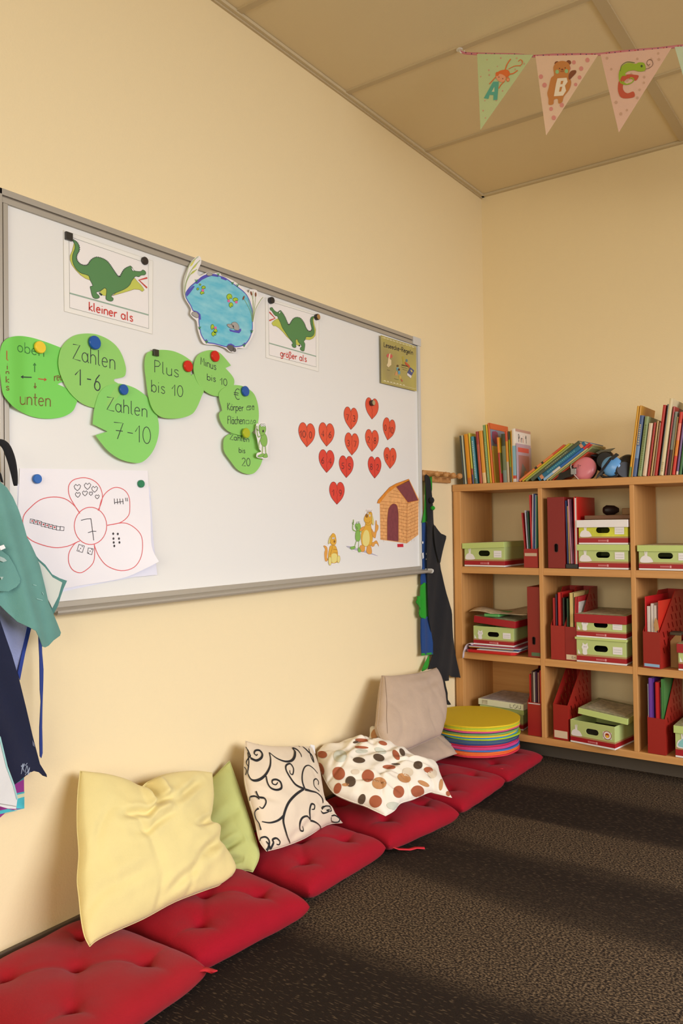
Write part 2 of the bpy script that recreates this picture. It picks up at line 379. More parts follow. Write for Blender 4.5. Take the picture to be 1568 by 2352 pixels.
# ------------------------------------------------------------------ papers on the board
INK = M((40, 44, 50), .6); INKG = M((50, 120, 44), .6); INKB = M((120, 84, 30), .6); INKR = M((190, 70, 30), .6); INKBL = M((44, 60, 110), .6)
PG = [M((118, 208, 82), .6), M((144, 204, 98), .6), M((136, 208, 100), .6), M((142, 204, 96), .6)]
z1 = Zt(3.136, 0, 440); z2 = Zt(2.7034, 400, 560)
P1 = [z1(p) for p in segs([(440,1125),(500,1200),(500,1330),(415,1387)], [(415,1387),(500,1430),(552,1495),(545,1540),(520,1585),(460,1620),(380,1635),(290,1633),(200,1610),(110,1560),(50,1500),(20,1450),(5,1350),(-2,1250),(2,1150),(20,1090),(60,1055),(130,1040),(220,1050),(330,1083),(440,1125)])]
P2 = [z1(p) for p in segs([(822,1365),(825,1350),(850,1345),(890,1335),(905,1310),(905,1260),(880,1180),(840,1115),(780,1065),(700,1030),(620,1022),(540,1035),(480,1075),(440,1130),(422,1200),(422,1260),(440,1330),(490,1430),(560,1505),(630,1545),(700,1558),(780,1540),(850,1480),(880,1410),(822,1365)])]
P3 = [z1(p) for p in segs([(687,1755),(720,1800),(780,1870),(860,1925),(950,1952),(1020,1950),(1080,1900),(1120,1830),(1143,1740),(1140,1650),(1110,1550),(1060,1480),(980,1420),(900,1390),(830,1383),(760,1405),(715,1450),(690,1520),(675,1590),(667,1675)], [(667,1675),(773,1728)], [(773,1728),(687,1755)])]
P4 = [z1(p) for p in segs([(1385,1225),(1374,1290),(1376,1325)], [(1376,1325),(1400,1320),(1465,1420),(1450,1480),(1410,1570),(1370,1610),(1290,1633),(1190,1632),(1130,1605),(1090,1550),(1065,1460),(1050,1350),(1040,1260),(1045,1195),(1065,1158),(1120,1143),(1180,1140),(1250,1150),(1320,1180),(1385,1225)])]
P5 = [z2(p) for p in segs([(352,755),(318,772)], [(318,772),(335,790),(360,820),(373,850),(365,890),(330,930),(275,946),(235,940),(190,915),(150,870),(125,810),(120,760),(140,700),(180,670),(230,660),(280,675),(320,715),(352,755)])]
P6 = [z2(p) for p in segs([(297,1035),(292,1010),(282,975),(277,930),(300,900),(340,882),(390,877),(440,890),(490,925),(515,980),(525,1050),(520,1110),(500,1150),(470,1180),(420,1190),(350,1172),(310,1140),(285,1095),(279,1055),(297,1035)])]
P7 = [z2(p) for p in segs([(530,1215),(500,1180),(450,1165),(390,1165),(340,1182),(310,1210),(305,1260),(315,1300),(350,1350),(390,1400),(440,1427),(490,1427),(530,1385),(550,1330),(555,1280),(530,1215)])]
def pad(px, k, pin, lay, label, lift=.010, over=0):
    q0 = at(*pin, X=BX); s_ = board(BX+lay, None)
    f = lambda q: lift*min(1.6, ((q.y-q0.y)**2+(q.z-q0.z)**2)/.045)+over*max(0, min(1, (Y0+.045-q.y)/.04))
    s_.lift = f
    g = MB(); fill(g, s_, px, PG[k], .0004, back=.0004, grid=.012)
    o = g.obj('lily_pad_card', fix=False); tag(o, label, 'paper card', 'green lily pad cards on the whiteboard')
    return o, s_
def lettering(parent, fn, name='lettering', label=None):
    g = MB(); fn(g); o = g.obj(name, parent, fix=False)
    if label: o['label'] = label
    return o
wr = lambda g, s_, z, t, a, b, up, mat=INK, w=.0022, tr=None, **k: write(g, s_, t, z(a), z(b), (up[0]/SCL[z], up[1]/SCL[z]), w, mat, .0010, **k)
SCL = {z1: 3.136, z2: 2.7034}
o, s_ = pad(P1, 0, z1((290, 1120)), .001, 'bright green lily pad card with four arrows, reading oben, unten and links', .006, .0105)
def f1(g):
    wr(g, s_, z1, 'oben', (122,1150), (325,1192), (0,-75), INKG); wr(g, s_, z1, 'unten', (140,1532), (372,1550), (0,-95), INKB, .0026)
    for c, y, h in (('l',1215,70),('i',1280,45),('n',1312,28),('k',1375,45),('s',1430,48)): wr(g, s_, z1, c, (40,y), (70,y+2), (0,-h), INKR if c == 'l' else INKB)
    wr(g, s_, z1, 'r', (388,1365), (410,1362), (0,-60), INKB); wr(g, s_, z1, 'e', (408,1362), (430,1360), (0,-60), INKB); wr(g, s_, z1, 'c', (430,1360), (450,1358), (0,-60), INKB)
    for a, b, mt in (((250,1300),(250,1236),INKG), ((228,1338),(152,1335),INK), ((275,1348),(335,1355),INKR), ((253,1378),(253,1418),INKB)):
        line(g, s_, [z1(a), z1(b)], .0024, mt, .001); dx, dy = b[0]-a[0], b[1]-a[1]; l = math.hypot(dx, dy); dx /= l; dy /= l
        line(g, s_, [z1((b[0]-dx*16-dy*9, b[1]-dy*16+dx*9)), z1(b), z1((b[0]-dx*16+dy*9, b[1]-dy*16-dx*9))], .0024, mt, .001)
lettering(o, f1)
o, s_ = pad(P2, 1, z1((683, 1088)), .003, 'green lily pad card reading Zahlen 1-6 under a large blue magnet', .006)
def f2(g):
    wr(g, s_, z1, 'Zahlen', (520,1205), (838,1285), (0,-112)); wr(g, s_, z1, '1', (535,1388), (600,1400), (0,-115), w=.003); wr(g, s_, z1, '-', (622,1375), (662,1383), (0,-60), w=.003); wr(g, s_, z1, '6', (675,1428), (730,1438), (0,-115), w=.003)
lettering(o, f2)
o, s_ = pad(P3, 2, z1((890, 1428)), .005, 'green lily pad card reading Zahlen 7-10 with a notch on its left side', .012)
def f3(g):
    wr(g, s_, z1, 'Zahlen', (765,1572), (1068,1628), (0,-98)); wr(g, s_, z1, '7', (815,1778), (895,1790), (0,-120), cross7=True); wr(g, s_, z1, '-', (912,1765), (965,1775), (0,-70)); wr(g, s_, z1, '10', (970,1800), (1095,1822), (0,-120))
lettering(o, f3)
o, s_ = pad(P4, 3, z1((1230, 1190)), .006, 'green lily pad card reading Plus bis 10 held by a red magnet', .011)
def f4(g):
    wr(g, s_, z1, 'Plus', (1105,1300), (1292,1340), (0,-88)); wr(g, s_, z1, 'bis', (1085,1440), (1192,1458), (0,-85)); wr(g, s_, z1, '10', (1235,1468), (1325,1482), (0,-80))
lettering(o, f4)
o, s_ = pad(P5, 1, z2((255, 698)), .008, 'small green lily pad card reading Minus bis 10 under a red magnet', .006)
def f5(g):
    wr(g, s_, z2, 'Minus', (162,748), (262,785), (0,-46)); wr(g, s_, z2, 'bis', (202,845), (260,858), (0,-40)); wr(g, s_, z2, '10', (283,872), (332,884), (0,-42))
lettering(o, f5)
o7, s7 = pad(P7, 1, z2((447, 1175)), .007, 'green lily pad card reading Zahlen bis 20 at the low end of the row', .012)
def f7(g):
    wr(g, s7, z2, 'Zahlen', (343,1215), (468,1232), (0,-34)); wr(g, s7, z2, 'bis', (400,1296), (442,1300), (0,-32)); wr(g, s7, z2, '20', (418,1378), (475,1380), (0,-48))
lettering(o7, f7)
o, s_ = pad(P6, 1, z2((440, 915)), .010, 'green lily pad card with a euro sign reading Körper and Flächen', .005)
def f6(g):
    wr(g, s_, z2, '€', (370,962), (412,970), (0,-66)); wr(g, s_, z2, 'Körper', (328,1032), (432,1040), (0,-45)); wr(g, s_, z2, 'Flächen', (330,1118), (440,1120), (0,-48))
    L_ = lambda pts, c=True: line(g, s_, [z2(p) for p in pts], .0018, INK, .001, c)
    L_([(450,1014),(468,1014),(468,1032),(450,1032)]); L_([(450,1014),(456,1007),(476,1007),(468,1014)]); L_([(476,1007),(477,1026),(468,1032)], False)
    L_(ell(490,1008,5,3,n=10)); L_([(485,1008),(486,1030),(495,1031),(495,1008)], False)
    L_([(446,1096),(464,1096),(464,1117),(446,1117)]); L_([(470,1117),(479,1093),(488,1117)]); L_(ell(499,1104,7,9,n=12))
lettering(o, f6)
# crocodile posters
def sheet(name, quad, mat, x, label, cat='poster', group=None, back=.0004):
    g = MB(); s_ = board(x); fill(g, s_, quad, mat, .0004, back=back)
    o = g.obj(name, fix=False); tag(o, label, cat, group); return o, s_
CGR = M((84, 134, 76), .5); CYE = M((196, 200, 84), .5); CDK = M((44, 62, 44), .5); RED = M((206, 62, 50), .5); LINEG = M((150, 150, 138), .5); LINEB = M((150, 172, 150), .5)
LAM = M((240, 236, 224), .22, spec=.5); PAPERW = M((240, 234, 226), .3, spec=.5)
def croc(z, sc, outer, inner, div, body, yel, dark, spikes, eye, mark, txt, ta, tb, tup, label, spk):
    o, s_ = sheet('crocodile_poster', [z(p) for p in outer], LAM, BX+.0006, label, 'poster', None)
    g = MB(); fill(g, s_, [z(p) for p in inner], PAPERW, .0007); line(g, s_, [z(p) for p in inner], .0013, LINEG, .0010, True)
    line(g, s_, [z(p) for p in outer], .0012, M((214, 208, 190), .3), .0008, True)
    line(g, s_, [z(p) for p in div], .004, LINEB, .0010); g.obj('printed_sheet', o, fix=False)
    g = MB()
    for k in dark: fill(g, s_, [z(p) for p in k], CDK, .0012)
    for k in yel:
        fill(g, s_, [z(p) for p in k], CYE, .0013); line(g, s_, [z(p) for p in k], .0009, M((150, 130, 60), .5), .0016, True)
    fill(g, s_, [z(p) for p in body], CGR, .0018); line(g, s_, [z(p) for p in body], .0011, CDK, .0021, True)
    for a, b in zip(spikes[:-1], spikes[1:]):
        l = math.hypot(b[0]-a[0], b[1]-a[1]); n = max(1, round(l/spk)); nx, ny = (b[1]-a[1])/l, -(b[0]-a[0])/l
        for i in range(n):
            p = [a[j]+(b[j]-a[j])*i/n for j in (0, 1)]; q = [a[j]+(b[j]-a[j])*(i+1)/n for j in (0, 1)]
            fill(g, s_, [z(p), z(q), z(((p[0]+q[0])/2+nx*spk*.62, (p[1]+q[1])/2+ny*spk*.62))], CDK, .0015)
    fill(g, s_, [z(p) for p in eye], WHITE, .0024); line(g, s_, [z(p) for p in eye], .0009, CDK, .0027, True)
    g.obj('crocodile_picture', o, fix=False)
    lettering(o, lambda g: (write(g, s_, txt, z(ta), z(tb), (0, tup/sc), .0036, RED, .0012), line(g, s_, [z(p) for p in mark], .0046, RED, .0026)))
za = Zt(7.127, 140, 520)
croc(za, 7.127, [(40,62),(1505,565),(1497,1762),(55,1388)], [(133,165),(1430,612),(1437,1672),(143,1330)], [(140,1092),(1432,1450)],
 sm([(180,215),(225,232),(265,262),(290,310),(300,360),(290,410),(262,460),(252,510),(265,560),(300,605),(345,632),(400,640),(445,625),(470,580),(510,535),(570,505),(630,510),(700,535),(760,575),(810,640),(850,700),(890,760),(930,815),(965,825),(990,780),(1020,725),(1060,685),(1145,650),(1195,720),(1250,735),(1310,735),(1340,712),(1380,735),(1390,770),(1365,795),(1310,800),(1275,825),(1225,815),(1190,850),(1155,895),(1130,950),(1080,1000),(1000,1045),(900,1085),(845,1115),(825,1150),(855,1175),(850,1210),(815,1225),(765,1210),(735,1180),(745,1090),(745,1030),(712,1008),(680,1030),(625,1065),(580,1075),(590,1105),(620,1130),(628,1165),(580,1182),(530,1165),(505,1110),(490,1040),(480,985),(518,975),(510,935),(480,880),(455,810),(400,785),(330,765),(260,710),(215,640),(190,560),(190,490),(205,430),(228,370),(232,320),(215,265)], 3),
 [[(215,265),(232,320),(228,370),(205,430),(190,490),(190,560),(215,640),(260,710),(330,765),(400,785),(455,810),(475,880),(400,850),(320,795),(240,710),(180,630),(150,550),(150,480),(185,400),(205,320)], [(712,1008),(745,1030),(745,1135),(690,1130),(635,1070)],
  [(1210,850),(1250,900),(1300,950),(1340,1000),(1365,1040),(1330,1068),(1285,1035),(1200,1028),(1100,1060),(1000,1090),(840,1135),(900,1085),(1000,1045),(1080,1000),(1130,950),(1155,895),(1190,850)]],
 [[(620,1075),(690,1120),(660,1137),(628,1110)]], [(195,215),(265,262),(300,330),(300,390),(262,460),(252,510),(265,560),(300,605),(345,632),(400,640),(445,625),(470,580),(510,535),(570,505),(630,510),(700,535),(760,575),(810,640),(850,700),(890,760),(930,815),(965,825),(990,780),(1020,725),(1060,685),(1145,650)],
 [(1150,668),(1175,690),(1195,722),(1185,737),(1162,712)], [(1412,842),(1278,878),(1410,1005)], 'kleiner als', (452,1372), (1185,1562), -140, 'laminated poster of a green crocodile facing right, reading kleiner als', 26)
zb_ = Zt(11.2, 600, 670)
croc(zb_, 11.2, [(105,150),(1480,590),(1475,2055),(118,1692)], [(178,240),(1400,610),(1412,1937),(205,1628)], [(200,1322),(1410,1665)],
 sm([(225,420),(280,405),(310,450),(370,510),(430,525),(485,480),(560,570),(610,660),(660,780),(690,850),(730,845),(780,760),(830,690),(910,660),(1000,680),(1060,745),(1110,830),(1140,920),(1190,1000),(1250,1025),(1300,990),(1305,930),(1280,840),(1265,740),(1285,660),(1330,635),(1365,650),(1335,670),(1320,730),(1335,850),(1360,960),(1365,1060),(1330,1130),(1260,1165),(1155,1160),(1130,1230),(1095,1280),(1125,1350),(1110,1480),(1095,1525),(1040,1520),(1000,1470),(1015,1430),(1040,1415),(1010,1350),(950,1290),(930,1225),(885,1240),(890,1350),(895,1420),(860,1440),(810,1420),(785,1365),(800,1340),(815,1330),(765,1250),(700,1170),(630,1060),(570,970),(530,900),(490,790),(440,690),(410,625),(370,620),(320,570),(270,490),(235,470)], 3),
 [[(430,690),(490,790),(530,900),(630,1060),(765,1260),(650,1150),(560,1040),(450,930),(370,880),(310,880),(265,815),(300,770),(360,720)], [(1365,655),(1340,720),(1365,850),(1400,980),(1385,1130),(1330,1200),(1240,1240),(1140,1230),(1155,1160),(1260,1165),(1330,1130),(1365,1060),(1360,960),(1335,850),(1320,730),(1335,670)], [(885,1240),(925,1225),(995,1355),(940,1385),(890,1350)]],
 [[(945,1375),(995,1355),(1000,1400),(970,1412)]], [(485,480),(560,570),(610,660),(660,780),(690,850),(730,845),(780,760),(830,690),(910,660),(1000,680),(1060,745),(1110,830),(1140,920),(1190,1000),(1250,1025),(1300,990),(1305,930),(1280,840),(1265,740),(1285,660)],
 [(450,535),(470,510),(492,508),(480,555),(460,565)], [(210,522),(358,682),(210,742)], 'größer als', (488,1655), (1172,1808), -160, 'laminated poster of a green crocodile facing left, reading größer als', 36)
# pond picture
zc = Zt(7.467, 410, 580)
PB = [(115,800),(85,680),(80,540),(100,420),(140,310),(190,190),(260,110),(345,60),(385,100),(385,180),(340,280),(320,360),(360,400),(430,370),(480,345),(550,335),(600,360),(660,345),(710,350),(740,400),(850,440),(950,490),(1060,570),(1150,640),(1200,690),(1230,630),(1345,650),(1370,760),(1460,760),(1400,860),(1320,1000),(1300,1180),(1300,1350),(1260,1450),(1190,1570),(1130,1640),(1000,1640),(990,1710),(880,1705),(800,1640),(650,1590),(500,1580),(430,1560),(380,1480),(330,1320),(310,1180),(250,1120),(200,1050),(210,960)]
s_ = board(.0235, None); g = MB(); fill(g, s_, [zc(p) for p in sm(PB, 3)], PAPERW, .0004, back=.0004)
po = g.obj('pond_picture', fix=False); tag(po, 'cut-out drawing of a blue pond with lily pads and reeds overlapping the top frame', 'drawing')
MW = node_mat('pond_water_felt_pen', lambda nt, b: None)
def water(nt, b):
    tc = nt.nodes.new('ShaderNodeTexCoord'); mp = nt.nodes.new('ShaderNodeMapping'); mp.inputs['Scale'].default_value = (1, 9, 26); mp.inputs['Rotation'].default_value = (.5, 0, 0)
    n = nt.nodes.new('ShaderNodeTexNoise'); n.inputs['Scale'].default_value = 1.6; n.inputs['Detail'].default_value = 4; cr = nt.nodes.new('ShaderNodeValToRGB')
    cr.color_ramp.elements[0].position = .3; cr.color_ramp.elements[0].color = (*lin((84, 182, 204)), 1); cr.color_ramp.elements[1].position = .75; cr.color_ramp.elements[1].color = (*lin((152, 212, 216)), 1)
    nt.links.new(tc.outputs['Object'], mp.inputs[0]); nt.links.new(mp.outputs[0], n.inputs[0]); nt.links.new(n.outputs['Fac'], cr.inputs[0]); nt.links.new(cr.outputs[0], b.inputs['Base Color']); b.inputs['Roughness'].default_value = .6
water(MW.node_tree, MW.node_tree.nodes['Principled BSDF'])
VIO = M((84, 78, 176), .6); LPG = M((172, 200, 40), .6); LPO = M((60, 110, 30), .6); PNK = M((226, 104, 156), .6); ROCK = M((168, 162, 152), .6); DROCK = M((98, 94, 88), .6); REED = M((150, 178, 104), .6); BRN = M((134, 76, 40), .6)
WA = sm([(125,760),(125,700),(160,640),(210,580),(270,530),(330,480),(400,420),(480,385),(600,375),(690,400),(780,430),(850,470),(930,530),(1010,590),(1090,650),(1160,720),(1210,810),(1240,900),(1265,1000),(1268,1100),(1265,1200),(1265,1300),(1240,1410),(1200,1500),(1140,1570),(1060,1605),(970,1615),(880,1615),(810,1615),(700,1585),(600,1560),(500,1545),(450,1510),(410,1450),(380,1380),(365,1300),(350,1200),(350,1110),(345,1050),(300,1010),(250,995),(210,910),(160,830)], 3)
g = MB(); fill(g, s_, [zc(p) for p in WA], MW, .0008); line(g, s_, [zc(p) for p in WA], .0032, VIO, .0011, True)
for pts in ([(270,525),(330,480),(400,420),(480,385),(560,378),(690,400),(680,420),(560,400),(480,430),(400,470),(320,540)], [(250,990),(330,1015),(375,1060),(385,1150),(345,1150),(345,1060),(300,1010)], [(870,1310),(930,1335),(1010,1335),(1070,1300),(1075,1340),(1040,1385),(960,1370),(880,1350)], [(815,1620),(850,1570),(900,1560),(955,1590),(970,1620)], [(130,720),(160,650),(250,570),(280,580),(200,690),(140,760)], [(440,1510),(480,1485),(510,1540)], [(1090,1590),(1130,1545),(1165,1560),(1130,1600)], [(1235,1390),(1240,1330),(1265,1320),(1262,1380)], [(720,415),(830,460),(815,480),(730,450)]):
    fill(g, s_, [zc(p) for p in pts], VIO, .0013)
for cx, cy, rx, ry in ((370,550,15,14), (330,625,18,20), (430,600,32,28), (405,692,34,26), (872,760,46,52), (975,808,44,34), (900,900,34,44), (582,1278,28,46), (633,1345,30,38), (605,1395,38,40)):
    e = ell(cx, cy, rx, ry, n=16); e[3] = (cx+rx*.2, cy+ry*.2); fill(g, s_, [zc(p) for p in e], LPG, .0016); line(g, s_, [zc(p) for p in e], .0014, LPO, .0019, True)
for cx, cy in ((415,650), (860,832), (990,852), (632,1290)): fill(g, s_, [zc(p) for p in [(cx-22,cy-16),(cx,cy-24),(cx+20,cy-14),(cx+22,cy+16),(cx-4,cy+22),(cx-20,cy+12)]], PNK, .0021)
for pts, mt in (([(830,1240),(860,1225),(930,1240),(950,1290),(920,1305),(860,1280)], ROCK), ([(905,1225),(940,1195),(990,1200),(1030,1250),(1040,1310),(1020,1335),(960,1320),(930,1270)], ROCK), ([(482,370),(500,348),(550,345),(585,365),(560,395),(500,395)], ROCK), ([(225,1060),(260,1015),(320,1040),(345,1070),(340,1110),(300,1115)], ROCK), ([(830,1620),(870,1590),(930,1600),(950,1650),(920,1695),(880,1680)], DROCK), ([(920,1640),(970,1635),(985,1690),(950,1700)], DROCK)):
    fill(g, s_, [zc(p) for p in sm(pts, 3)], mt, .0018); line(g, s_, [zc(p) for p in sm(pts, 3)], .0010, M((90, 84, 78), .6), .0021, True)
for pts in ([(120,760),(95,620),(105,470),(150,320),(200,190),(340,70)], [(110,700),(120,560),(170,400),(250,260),(370,130)], [(112,640),(140,500),(210,370),(315,285)], [(1268,1190),(1275,900),(1280,660)], [(1272,1190),(1310,900),(1325,700)], [(1275,1190),(1290,900),(1245,680)], [(1275,1190),(1320,980),(1400,830),(1450,765)], [(1262,1180),(1230,1000),(1120,790)], [(1265,1180),(1250,1000),(1190,800)]):
    line(g, s_, [zc(p) for p in sm(pts, 4, False)], .0014, REED, .0022)
for pts in ([(190,250),(215,190),(300,100),(235,215)], [(230,300),(270,230),(345,150),(290,250)], [(190,390),(240,320),(320,285),(260,350)]): fill(g, s_, [zc(p) for p in pts], M((224, 216, 90), .6), .0010)
for cx, cy, a in ((1248,700,15), (1323,720,0), (1115,778,-20)): fill(g, s_, [zc(p) for p in ell(cx, cy, 13, 38, -a, 14)], BRN, .0024)
for cx, cy in ((305,490), (925,530), (1010,570), (360,1300), (480,1540), (1255,1360), (1125,1600), (680,380)):
    for dx in (-26, -12, 0, 12, 26): line(g, s_, [zc((cx, cy+20)), zc((cx+dx, cy-24-abs(dx)*.3))], .0013, M((70, 150, 90), .6), .0023)
g.obj('coloured_drawing', po, fix=False)
# flower drawing on two sheets
zf = Zt(3.733, 0, 1000)
q0 = at(*zf((1340, 1080)), X=BX)
def curl(k, r):
    def f(q):
        d = max(0, r-math.hypot(q.y-q0.y, (q.z-q0.z)*1.3)); return k*(d/r)**2
    return f
s2 = board(BX+.0005, curl(.008, .35)); g = MB(); fill(g, s2, [zf(p) for p in [(150,420),(1285,440),(1315,900),(1348,1196),(1150,1215),(900,1262),(700,1305),(520,1345),(150,1365)]], M((232, 230, 238), .5), .0003, back=.0003)
o = g.obj('paper_sheet', fix=False); tag(o, 'blank white paper sheet showing under the bottom edge of the flower drawing', 'paper')
s1 = board(BX+.0018, curl(.030, .38)); g = MB()
fill(g, s1, [zf(p) for p in segs([(170,282),(700,292),(1265,303)], [(1265,303),(1290,700),(1300,950),(1362,1082)], [(1362,1082),(1250,1140),(1080,1215),(900,1255),(700,1285),(520,1315),(120,1345)], [(120,1345),(170,282)])], M((241, 235, 233), .5), .0003, back=.0003, grid=.02)
fl = g.obj('flower_drawing', fix=False); tag(fl, 'large white sheet with a red outlined flower around a black number 7', 'drawing')
RP = M((222, 92, 92), .6); BK = M((52, 44, 46), .6)
g = MB()
for pts, c in ((ell(776,776,139,160,n=30), True), ([(685,670),(640,600),(596,520),(588,440),(625,385),(710,363),(790,380),(850,430),(878,510),(868,580),(840,645)], False),
  ([(850,640),(868,560),(910,490),(985,446),(1060,465),(1105,525),(1113,620),(1100,690),(1030,748),(920,770)], False), ([(920,772),(1050,750),(1130,775),(1200,840),(1222,920),(1210,1040),(1150,1130),(1040,1160),(920,1120),(850,1040),(815,960),(808,930)], False),
  ([(808,935),(812,1010),(800,1090),(745,1150),(685,1178),(620,1150),(588,1080),(595,1000),(640,930),(685,905)], False), ([(670,910),(580,950),(470,962),(350,935),(255,890),(205,820),(200,700),(260,620),(350,550),(460,528),(560,545),(640,605),(685,668)], False)):
    q = pts if len(pts) == 30 else sm(pts, 4, False); line(g, s1, [zf(p) for p in q], .0022, RP, .0009, c)
g.obj('flower_outline', fl, fix=False)
g = MB(); L_ = lambda pts, w=.0018, c=False, mt=BK: line(g, s1, [zf(p) for p in pts], w, mt, .0011, c)
L_([(695,728),(745,716),(780,714)]); L_([(780,714),(804,900)]); L_([(755,835),(790,822),(825,823)])
for cx, cy, r in ((664,447,28), (751,436,28), (812,462,26), (668,510,22), (729,497,22), (780,499,16), (834,527,18)):
    L_([(cx,cy-r*.5),(cx+r*.5,cy-r),(cx+r,cy-r*.5),(cx+r*.7,cy+r*.3),(cx,cy+r),(cx-r*.8,cy+r*.3),(cx-r,cy-r*.4),(cx-r*.5,cy-r)], .0016, True)
for x in (980, 1005, 1028, 1052, 1076, 1090): L_([(x,542 if x < 1060 else 535),(x+4,590 if x < 1060 else 565)], .0018)
L_([(980,578),(1058,565)])
for cx, cy in ((971,843),(1010,845),(973,885),(1020,885),(975,918),(1024,918),(980,948)): fill(g, s1, [zf(p) for p in ell(cx, cy, 8, 11, n=10)], BK, .0011)
for q in ([(677,935),(724,948),(706,1004),(660,990)], [(757,965),(800,972),(786,1024),(750,1010)]):
    L_(q, .0018, True); cx = sum(p[0] for p in q)/4; cy = sum(p[1] for p in q)/4
    for dx, dy in ((0,0),(-14,16),(14,-16)): fill(g, s1, [zf(p) for p in ell(cx+dx, cy+dy, 4, 5, n=8)], BK, .0011)
for i in range(9):
    x = 260+i*32; y = 716+i*8+(6 if 2 < i < 8 else 0); L_([(x,y),(x+34,y+6),(x+32,y+36),(x-2,y+34)], .0016, True)
    if i < 7: fill(g, s1, [zf(p) for p in ell(x+17, y+18, 7, 8, n=8)], M((190, 50, 50), .6), .0011)
g.obj('pen_markings', fl, fix=False)
# hearts
zh = Zt(4.612, 660, 880)
HR = [M((226, 84, 52), .55), M((220, 66, 50), .55)]; HD = M((120, 34, 30), .6)
def heart(x0, x1, y0, y1, a, b, label, k=0, tilt=0):
    cx, cy = (x0+x1)/2, (y0+y1)/2; w = (x1-x0)/2; h = (y1-y0)/2; px, py = zh((cx, cy)); sl = (1197-py)/(2126-px)+tilt
    shape = segs([(0,-.62),(.12,-.85),(.38,-1),(.68,-.94),(.92,-.66),(1,-.3),(.9,.1),(.62,.5),(0,1)], [(0,1),(-.62,.5),(-.9,.1),(-1,-.3),(-.92,-.66),(-.68,-.94),(-.38,-1),(-.12,-.85),(0,-.62)], n=4)
    f = lambda p: zh((cx+p[0]*w-tilt*p[1]*h*.5, cy+p[1]*h*.96+sl*p[0]*w))
    s_ = board(BX+.0004); g = MB(); P = [f(p) for p in shape]; fill(g, s_, P, HR[k], .0004, back=.0004); line(g, s_, P, .0014, HD, .0008, True)
    line(g, s_, [f(p) for p in ((0,-.6),(.06,-.35),(-.05,-.1),(.08,.15),(-.02,.4),(.06,.6),(0,.95))], .0012, HD, .0008)
    o = g.obj('paper_heart', fix=False); tag(o, label, 'paper heart', 'red number hearts on the whiteboard')
    if a: lettering(o, lambda g: [write(g, s_, t, f((u-.2*len(t), .22)), f((u+.2*len(t), .22)), (0, -h*.52/4.612), .0021, BK, .0012) for t, u in ((a, -.48), (b, .46))])
for r in ((118,292,418,682,'10','0','red paper heart with the numbers 10 and 0',0), (332,496,418,675,'4','6','red paper heart with the numbers 4 and 6',0), (598,746,253,497,'7','3','red paper heart with the numbers 7 and 3',0),
  (826,964,155,387,'','','red paper heart without numbers under a wooden round magnet',0), (1008,1138,373,608,'0','10','tilted red paper heart with the numbers 0 and 10',0,.22), (608,756,525,768,'3','7','red paper heart with the numbers 3 and 7',0),
  (824,966,490,730,'2','8','red paper heart with the numbers 2 and 8',0), (1020,1153,680,910,'9','1','red paper heart with the numbers 9 and 1',0), (333,496,703,953,'6','4','red paper heart with the numbers 6 and 4',1),
  (547,699,767,1007,'5','5','red paper heart with the numbers 5 and 5',1), (853,993,776,1013,'8','2','red paper heart with the numbers 8 and 2',1), (444,604,1043,1290,'1','9','red paper heart with the numbers 1 and 9, lowest of the hearts',1)):
    heart(*r)
# dog house
OR = M((222, 138, 44), .55, var=.12, vscale=60); ORL = M((232, 170, 104), .55, var=.12, vscale=50); ORD = M((170, 92, 30), .6); MAR = M((128, 62, 66), .55, var=.12, vscale=60)
s_ = board(BX+.0006); Z_ = lambda l: [zh(p) for p in l]
g = MB(); fill(g, s_, Z_([(950,1272),(962,1238),(1040,1150),(1080,1105),(1150,1065),(1285,1016),(1295,1034),(1397,1242),(1388,1255),(1385,1606),(1262,1698),(985,1658),(978,1272)]), ORL, .0004, back=.0004)
dh = g.obj('dog_house_picture', fix=False); tag(dh, 'cut-out drawing of an orange wooden dog house with a maroon roof and door', 'drawing')
g = MB(); fill(g, s_, Z_([(1150,1098),(1290,1032),(1386,1242),(1275,1266)]), MAR, .0010); line(g, s_, Z_([(1150,1098),(1290,1032),(1386,1242),(1275,1266)]), .003, OR, .0012, True); g.obj('roof', dh, fix=False)
g = MB(); fill(g, s_, Z_([(950,1272),(962,1238),(1040,1150),(1080,1105),(1150,1065),(1285,1016),(1295,1032),(1150,1098),(1060,1165),(975,1275)]), OR, .0012); line(g, s_, Z_([(950,1272),(962,1238),(1040,1150),(1080,1105),(1150,1065),(1285,1016)]), .0016, ORD, .0014)
g.obj('roof_trim', dh, fix=False)
g = MB(); D = [(1057,1662)]+sm([(1057,1450),(1070,1340),(1100,1290),(1130,1278),(1160,1300),(1175,1380)], 4, False)+[(1175,1678)]; fill(g, s_, Z_(D), MAR, .0014); line(g, s_, Z_(D), .0014, ORD, .0016); g.obj('door', dh, fix=False)
g = MB()
for i in range(12):
    y = 1250+i*36; x0 = 982; x1 = 1268
    for a, b in ((982, 1055 if y > 1330 else 1268), (1178, 1268)):
        if y < 1330 and a > 1000: continue
        line(g, s_, Z_([(a, y+(a-982)*.02), (b, y+(b-982)*.09)]), .0012, ORD, .0008)
    line(g, s_, Z_([(1270, y+28), (1386, y-24)]) if y < 1640 else Z_([(1270, 1690), (1280, 1684)]), .0012, ORD, .0008)
    for j in range(7):
        x = 1000+j*42+(i % 2)*18
        if (x < 1050 or x > 1182 or y < 1280) and x < 1262: line(g, s_, Z_([(x, y), (x+2, y+36)]), .0010, ORD, .0008)
    for x in (1300+(i % 2)*16, 1350-(i % 2)*10): line(g, s_, Z_([(x, y+12-(x-1270)*.2), (x, y+40-(x-1270)*.2)]), .0010, ORD, .0008)
line(g, s_, Z_([(1268,1268),(1262,1696)]), .002, ORD, .0010)
for i in range(3): line(g, s_, Z_([(1070+i*22-0, 1200-i*34), (1232-i*28, 1220-i*34)]), .0012, ORD, .0008)
